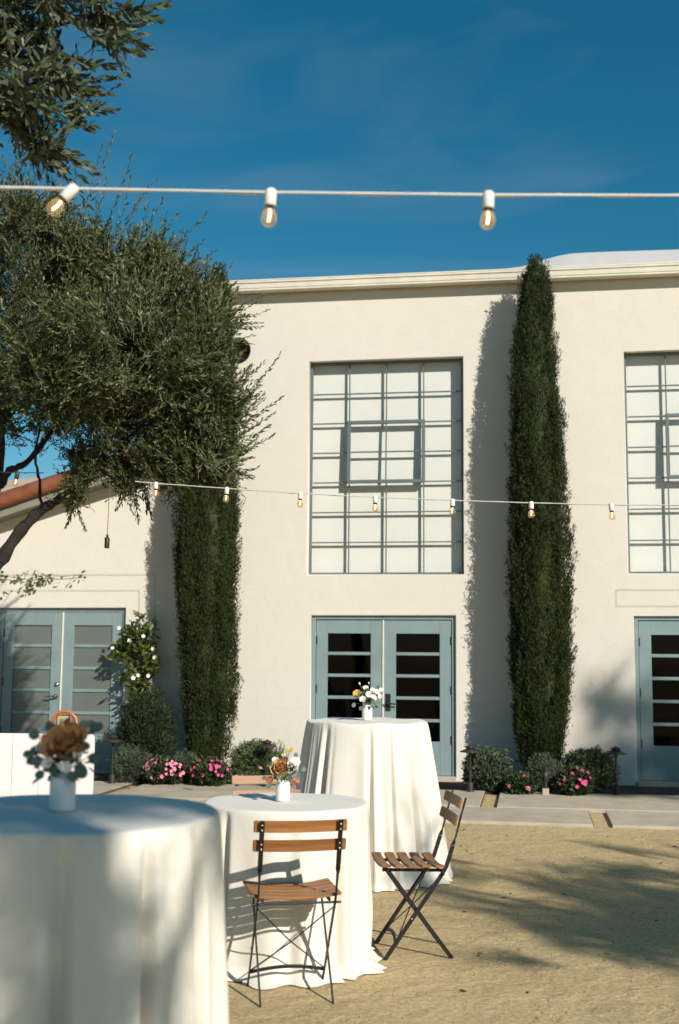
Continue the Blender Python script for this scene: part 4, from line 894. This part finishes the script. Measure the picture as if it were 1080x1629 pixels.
def bouquet(x, y, z, s, label, blooms, leaves_, nfill, seed):
    """blooms: (kind, right, up, toward, size, material) in vase-sized metres as seen from the seats"""
    g = random.Random(seed); t = thing('bouquet', (x, y, z), label, 'flowers', 'vase bouquets', YAW); neck = Vector((0, 0, 0))
    stm = MB()
    for kind, rx, uz, ty, size, mat in blooms:
        p = Vector((rx, -ty, uz)) * s; d = (p - Vector((0, 0, -.02))).normalized()
        if kind == 'rose': me = rose_mesh(size * s, mat, g.random())
        elif kind == 'open': me = open_mesh(size * s, mat, g.random())
        else:
            b_ = MB().lathe([(0, -size * s * .5), (size * s * .35, -size * s * .2), (size * s * .38, .1 * size * s), (size * s * .15, size * s * .6), (0, size * s * .65)], 10); me = b_.mesh('bud'); me.materials.append(MATS[mat])
        o = link({'rose': 'rose', 'open': 'flower', 'bud': 'bud'}[kind], me, None, t); o.location = p
        face = d * .75 + Vector((0, -.75, .1)) if kind != 'bud' else d
        o.rotation_euler = face.to_track_quat('Z', 'Y').to_euler()
        if kind == 'open':
            e = MB().lathe([(0, .2 * size * s), (size * s * .12, .18 * size * s), (size * s * .16, .08 * size * s), (0, .02 * size * s)], 10); part('flower_centre', e, 'anemone_eye' if mat == 'petal_blush' else 'bud', o, world=False)
        stm.tube([(rx * .08 * s, -ty * .08 * s, -.05 * s), (rx * .35 * s, -ty * .35 * s, uz * .45 * s), tuple(p - d * size * s * .2)], .0021 * s, 5)
    part('stems', stm, 'stem', t, world=False)
    n = 9
    for rx, uz, ty, size, ang, mat in leaves_:
        m = MB(); V = [(0, 0, 0)]; size = size * .8
        for k in range(12):
            a = k * math.pi / 6; V.append((size * s * .5 * math.sin(a) * (.88), .06 * size * s * math.cos(2 * a), size * s * (.5 - .5 * math.cos(a)) ))
        V[0] = (0, .05 * size * s, size * s * .5); m.add(V, [(0, 1 + k, 1 + (k + 1) % 12) for k in range(12)], True)
        o = part('leaf', m, mat, t, world=False); o.location = Vector((rx, -ty, uz)) * s; o.rotation_euler = (g.uniform(-.5, .5), ang, g.uniform(-.7, .7))
        stm2 = MB().tube([(0, 0, -.02 * s), (rx * .5 * s, -ty * .5 * s, uz * .6 * s), (rx * s, -ty * s, uz * s)], .0013 * s, 4); part('leaf_stem', stm2, 'stem', t, world=False)
    gg = np.random.default_rng(seed); d = unit(gg.normal(size=(nfill, 3)) + np.array([0, 0, .8])); P = d * gg.uniform(.02, .075, nfill)[:, None] * s * np.array([1.15, .9, 1.0]) + np.array([0, 0, .02 * s])
    part('filler_leaves', quads_mesh('filler', leaves(P, d + gg.normal(0, .4, d.shape), gg.uniform(.022, .042, nfill) * s, gg.uniform(.012, .02, nfill) * s, True), 6), 'eucalyptus', t, 'stuff')
    return t
LB = 'eucalyptus'
V1 = T1 + fr(-.004, .0); vase(V1[0], V1[1], 1.088, .95, 'white bud vase on the shaded tall table, holding the rust rose')
bouquet(V1[0], V1[1], 1.088 + .099, .87, 'bouquet with one big rust coloured rose and dark leaves, on the shaded table',
        [('rose', .012, .085, .035, .062, 'rose_rust'), ('open', -.045, .125, .0, .03, 'petal_white'), ('open', -.035, .03, .05, .024, 'petal_white'), ('open', .02, .02, .055, .022, 'petal_white'), ('open', -.06, .075, .03, .024, 'petal_white'), ('open', .05, .115, -.02, .026, 'petal_white'), ('open', .045, .055, .03, .02, 'petal_white'), ('bud', -.012, .155, .0, .018, 'bud'), ('bud', .06, .1, .02, .016, 'bud'), ('bud', .07, .13, 0, .014, 'bud')],
        [(-.075, .11, .02, .05, -1.1, LB), (-.08, .04, .03, .045, -1.6, LB), (-.07, .075, .02, .045, -1.9, LB), (.08, .05, .03, .05, 1.7, LB), (.06, .035, .06, .062, 2.9, LB), (.07, .12, .0, .06, .5, LB), (.085, .135, 0, .045, 1.2, LB), (-.03, .13, .02, .045, -.5, LB), (-.095, .065, .03, .034, -2.0, LB), (.03, .01, .06, .045, 2.5, LB), (-.05, .01, .05, .04, -2.4, LB), (.055, .09, .03, .04, 1.9, LB), (.0, .14, .0, .04, .1, 'rust_leaf'), (-.1, .035, .02, .03, -1.5, LB), (.045, .135, .01, .045, .9, LB), (-.055, .05, .05, .045, -2.2, LB), (.05, .03, .05, .04, 2.2, LB), (-.02, .02, .06, .04, 3.0, LB)], 130, 61)
V2 = T2 + fr(-.018, .0); vase(V2[0], V2[1], .779, 1.0, 'white bud vase on the low table, holding the tan rose')
bouquet(V2[0], V2[1], .779 + .104, 1.0, 'bouquet with a tan rose and white blooms, on the low table',
        [('rose', -.014, .062, .035, .044, 'rose_tan'), ('open', .058, .085, .02, .034, 'petal_white'), ('open', .035, .075, .03, .026, 'petal_white'), ('open', -.04, .095, .0, .022, 'petal_white'), ('open', .006, .115, .0, .024, 'petal_blush'), ('open', .03, .145, -.01, .02, 'petal_yellow'), ('bud', -.02, .2, 0, .018, 'bud'), ('bud', -.006, .165, 0, .02, 'bud'), ('bud', .0, .185, 0, .013, 'bud'), ('bud', -.115, .06, 0, .018, 'petal_blush')],
        [(-.085, .02, .03, .03, -2.2, LB), (.075, .04, .02, .045, 2.6, LB), (-.06, -.01, .05, .04, -2.6, LB), (.09, .05, .0, .035, 1.2, LB), (.06, .11, .0, .035, .2, LB), (-.05, .01, .03, .05, -1.9, 'rust_leaf'), (.045, .0, .03, .04, 2.4, 'rust_leaf'), (.05, .045, .03, .03, 2.0, LB), (-.06, .06, .02, .04, -1.5, LB), (.03, .03, .04, .03, 2.2, LB), (.06, .02, .03, .035, 1.7, LB)], 80, 62)
V3 = T3 + fr(0, 0); vase(V3[0], V3[1], 1.066, 1.0, 'white bud vase on the flared cloth before the teal doors')
bouquet(V3[0], V3[1], 1.066 + .104, 1.0, 'bouquet of creamy white blooms with one golden flower, before the teal doors',
        [('open', -.07, .075, .02, .036, 'petal_yellow'), ('open', .01, .07, .04, .03, 'petal_white'), ('open', .04, .05, .04, .028, 'petal_white'), ('open', .06, .085, .02, .03, 'petal_white'), ('open', -.03, .04, .05, .028, 'petal_white'), ('open', -.01, .115, .0, .024, 'petal_white'), ('open', .08, .06, .02, .024, 'petal_white'), ('open', .035, .1, .01, .024, 'petal_white'), ('open', .095, .1, 0, .024, 'petal_white'), ('bud', -.055, .15, 0, .018, 'petal_white'), ('bud', .01, .155, 0, .014, 'petal_white'), ('bud', -.03, .125, 0, .012, 'petal_white')],
        [(-.085, .015, .03, .045, -2.3, LB), (-.04, -.005, .04, .04, -2.8, LB), (.07, .02, .03, .035, 2.0, LB), (.1, .01, .02, .03, 2.4, LB), (.055, .03, .04, .03, 2.8, LB), (.02, .01, .05, .035, 2.9, LB), (-.05, .06, .01, .03, -1.0, LB), (.07, .12, 0, .03, .5, LB)], 80, 63)

# ------------------------------------------------------------------ white plank bar with a bag
DB = 9.0; kb = FPX / DB
bp = fr((159 - 540) / kb, DB); bh = float(at(140, 1166, DB)[2]); Lb = 2.0
bar_t = thing('plank_bar', (bp[0], bp[1], 0), 'white plank fronted bar counter with rounded corners', 'bar', None, YAW - .03)
pw = [.17, .24, .2, .26, .19, .23, .22, .25, .24]; x = 0.0
for i, w_ in enumerate(pw):
    m = MB()
    if i == 0:
        rr = .035; V = [(-.001, 0), (-.001, bh - rr)] + [(-.001 - rr + rr * math.cos(a), bh - rr + rr * math.sin(a)) for a in np.linspace(.2, math.pi / 2, 7)] + [(-w_ + .002, bh), (-w_ + .002, 0)]
        n = len(V); m.add([(a, 0, b) for a, b in V] + [(a, .03, b) for a, b in V], [tuple(range(n)), tuple(range(n, 2 * n))[::-1]] + [(k, n + k, n + (k + 1) % n, (k + 1) % n) for k in range(n)])
    else: m.box(x - w_ + .002, x - .001, 0 if i % 2 else .002, .03, 0, bh, .002)
    part('plank', m, 'mdf_white', bar_t, world=False); x -= w_
part('side_panel', MB().box(-.43, -.40, .031, .5, 0, bh - .165, .003), 'mdf_white', bar_t, world=False)
part('shelf', MB().box(-Lb, -.15, .031, .5, bh - .16, bh - .13, .003), 'mdf_white', bar_t, world=False)
bag = fr((98 - 540) / kb, DB + .28); bz = bh - .12; bt = thing('handbag', (bag[0], bag[1], bz), 'orange leather bag with arched handle behind the white bar', 'bag', None, YAW)
part('body', MB().box(-.1, .1, -.04, .04, .002, .17, .02), 'dark_hardware', bt, world=False)
part('handle', MB().tube([(-.1 + .0, 0, .15), (-.085, 0, .225), (-.04, 0, .265), (0, 0, .272), (.04, 0, .265), (.085, 0, .225), (.1, 0, .15)], .013, 10), 'orange_leather', bt, world=False)
tg = part('tag_frame', MB().box(-.05, .05, -.052, -.042, .13, .25, .003), 'dark_hardware', bt, world=False)
part('tag_card', MB().box(-.042, .042, -.055, -.0525, .138, .242, .001), 'kraft', tg, world=False)
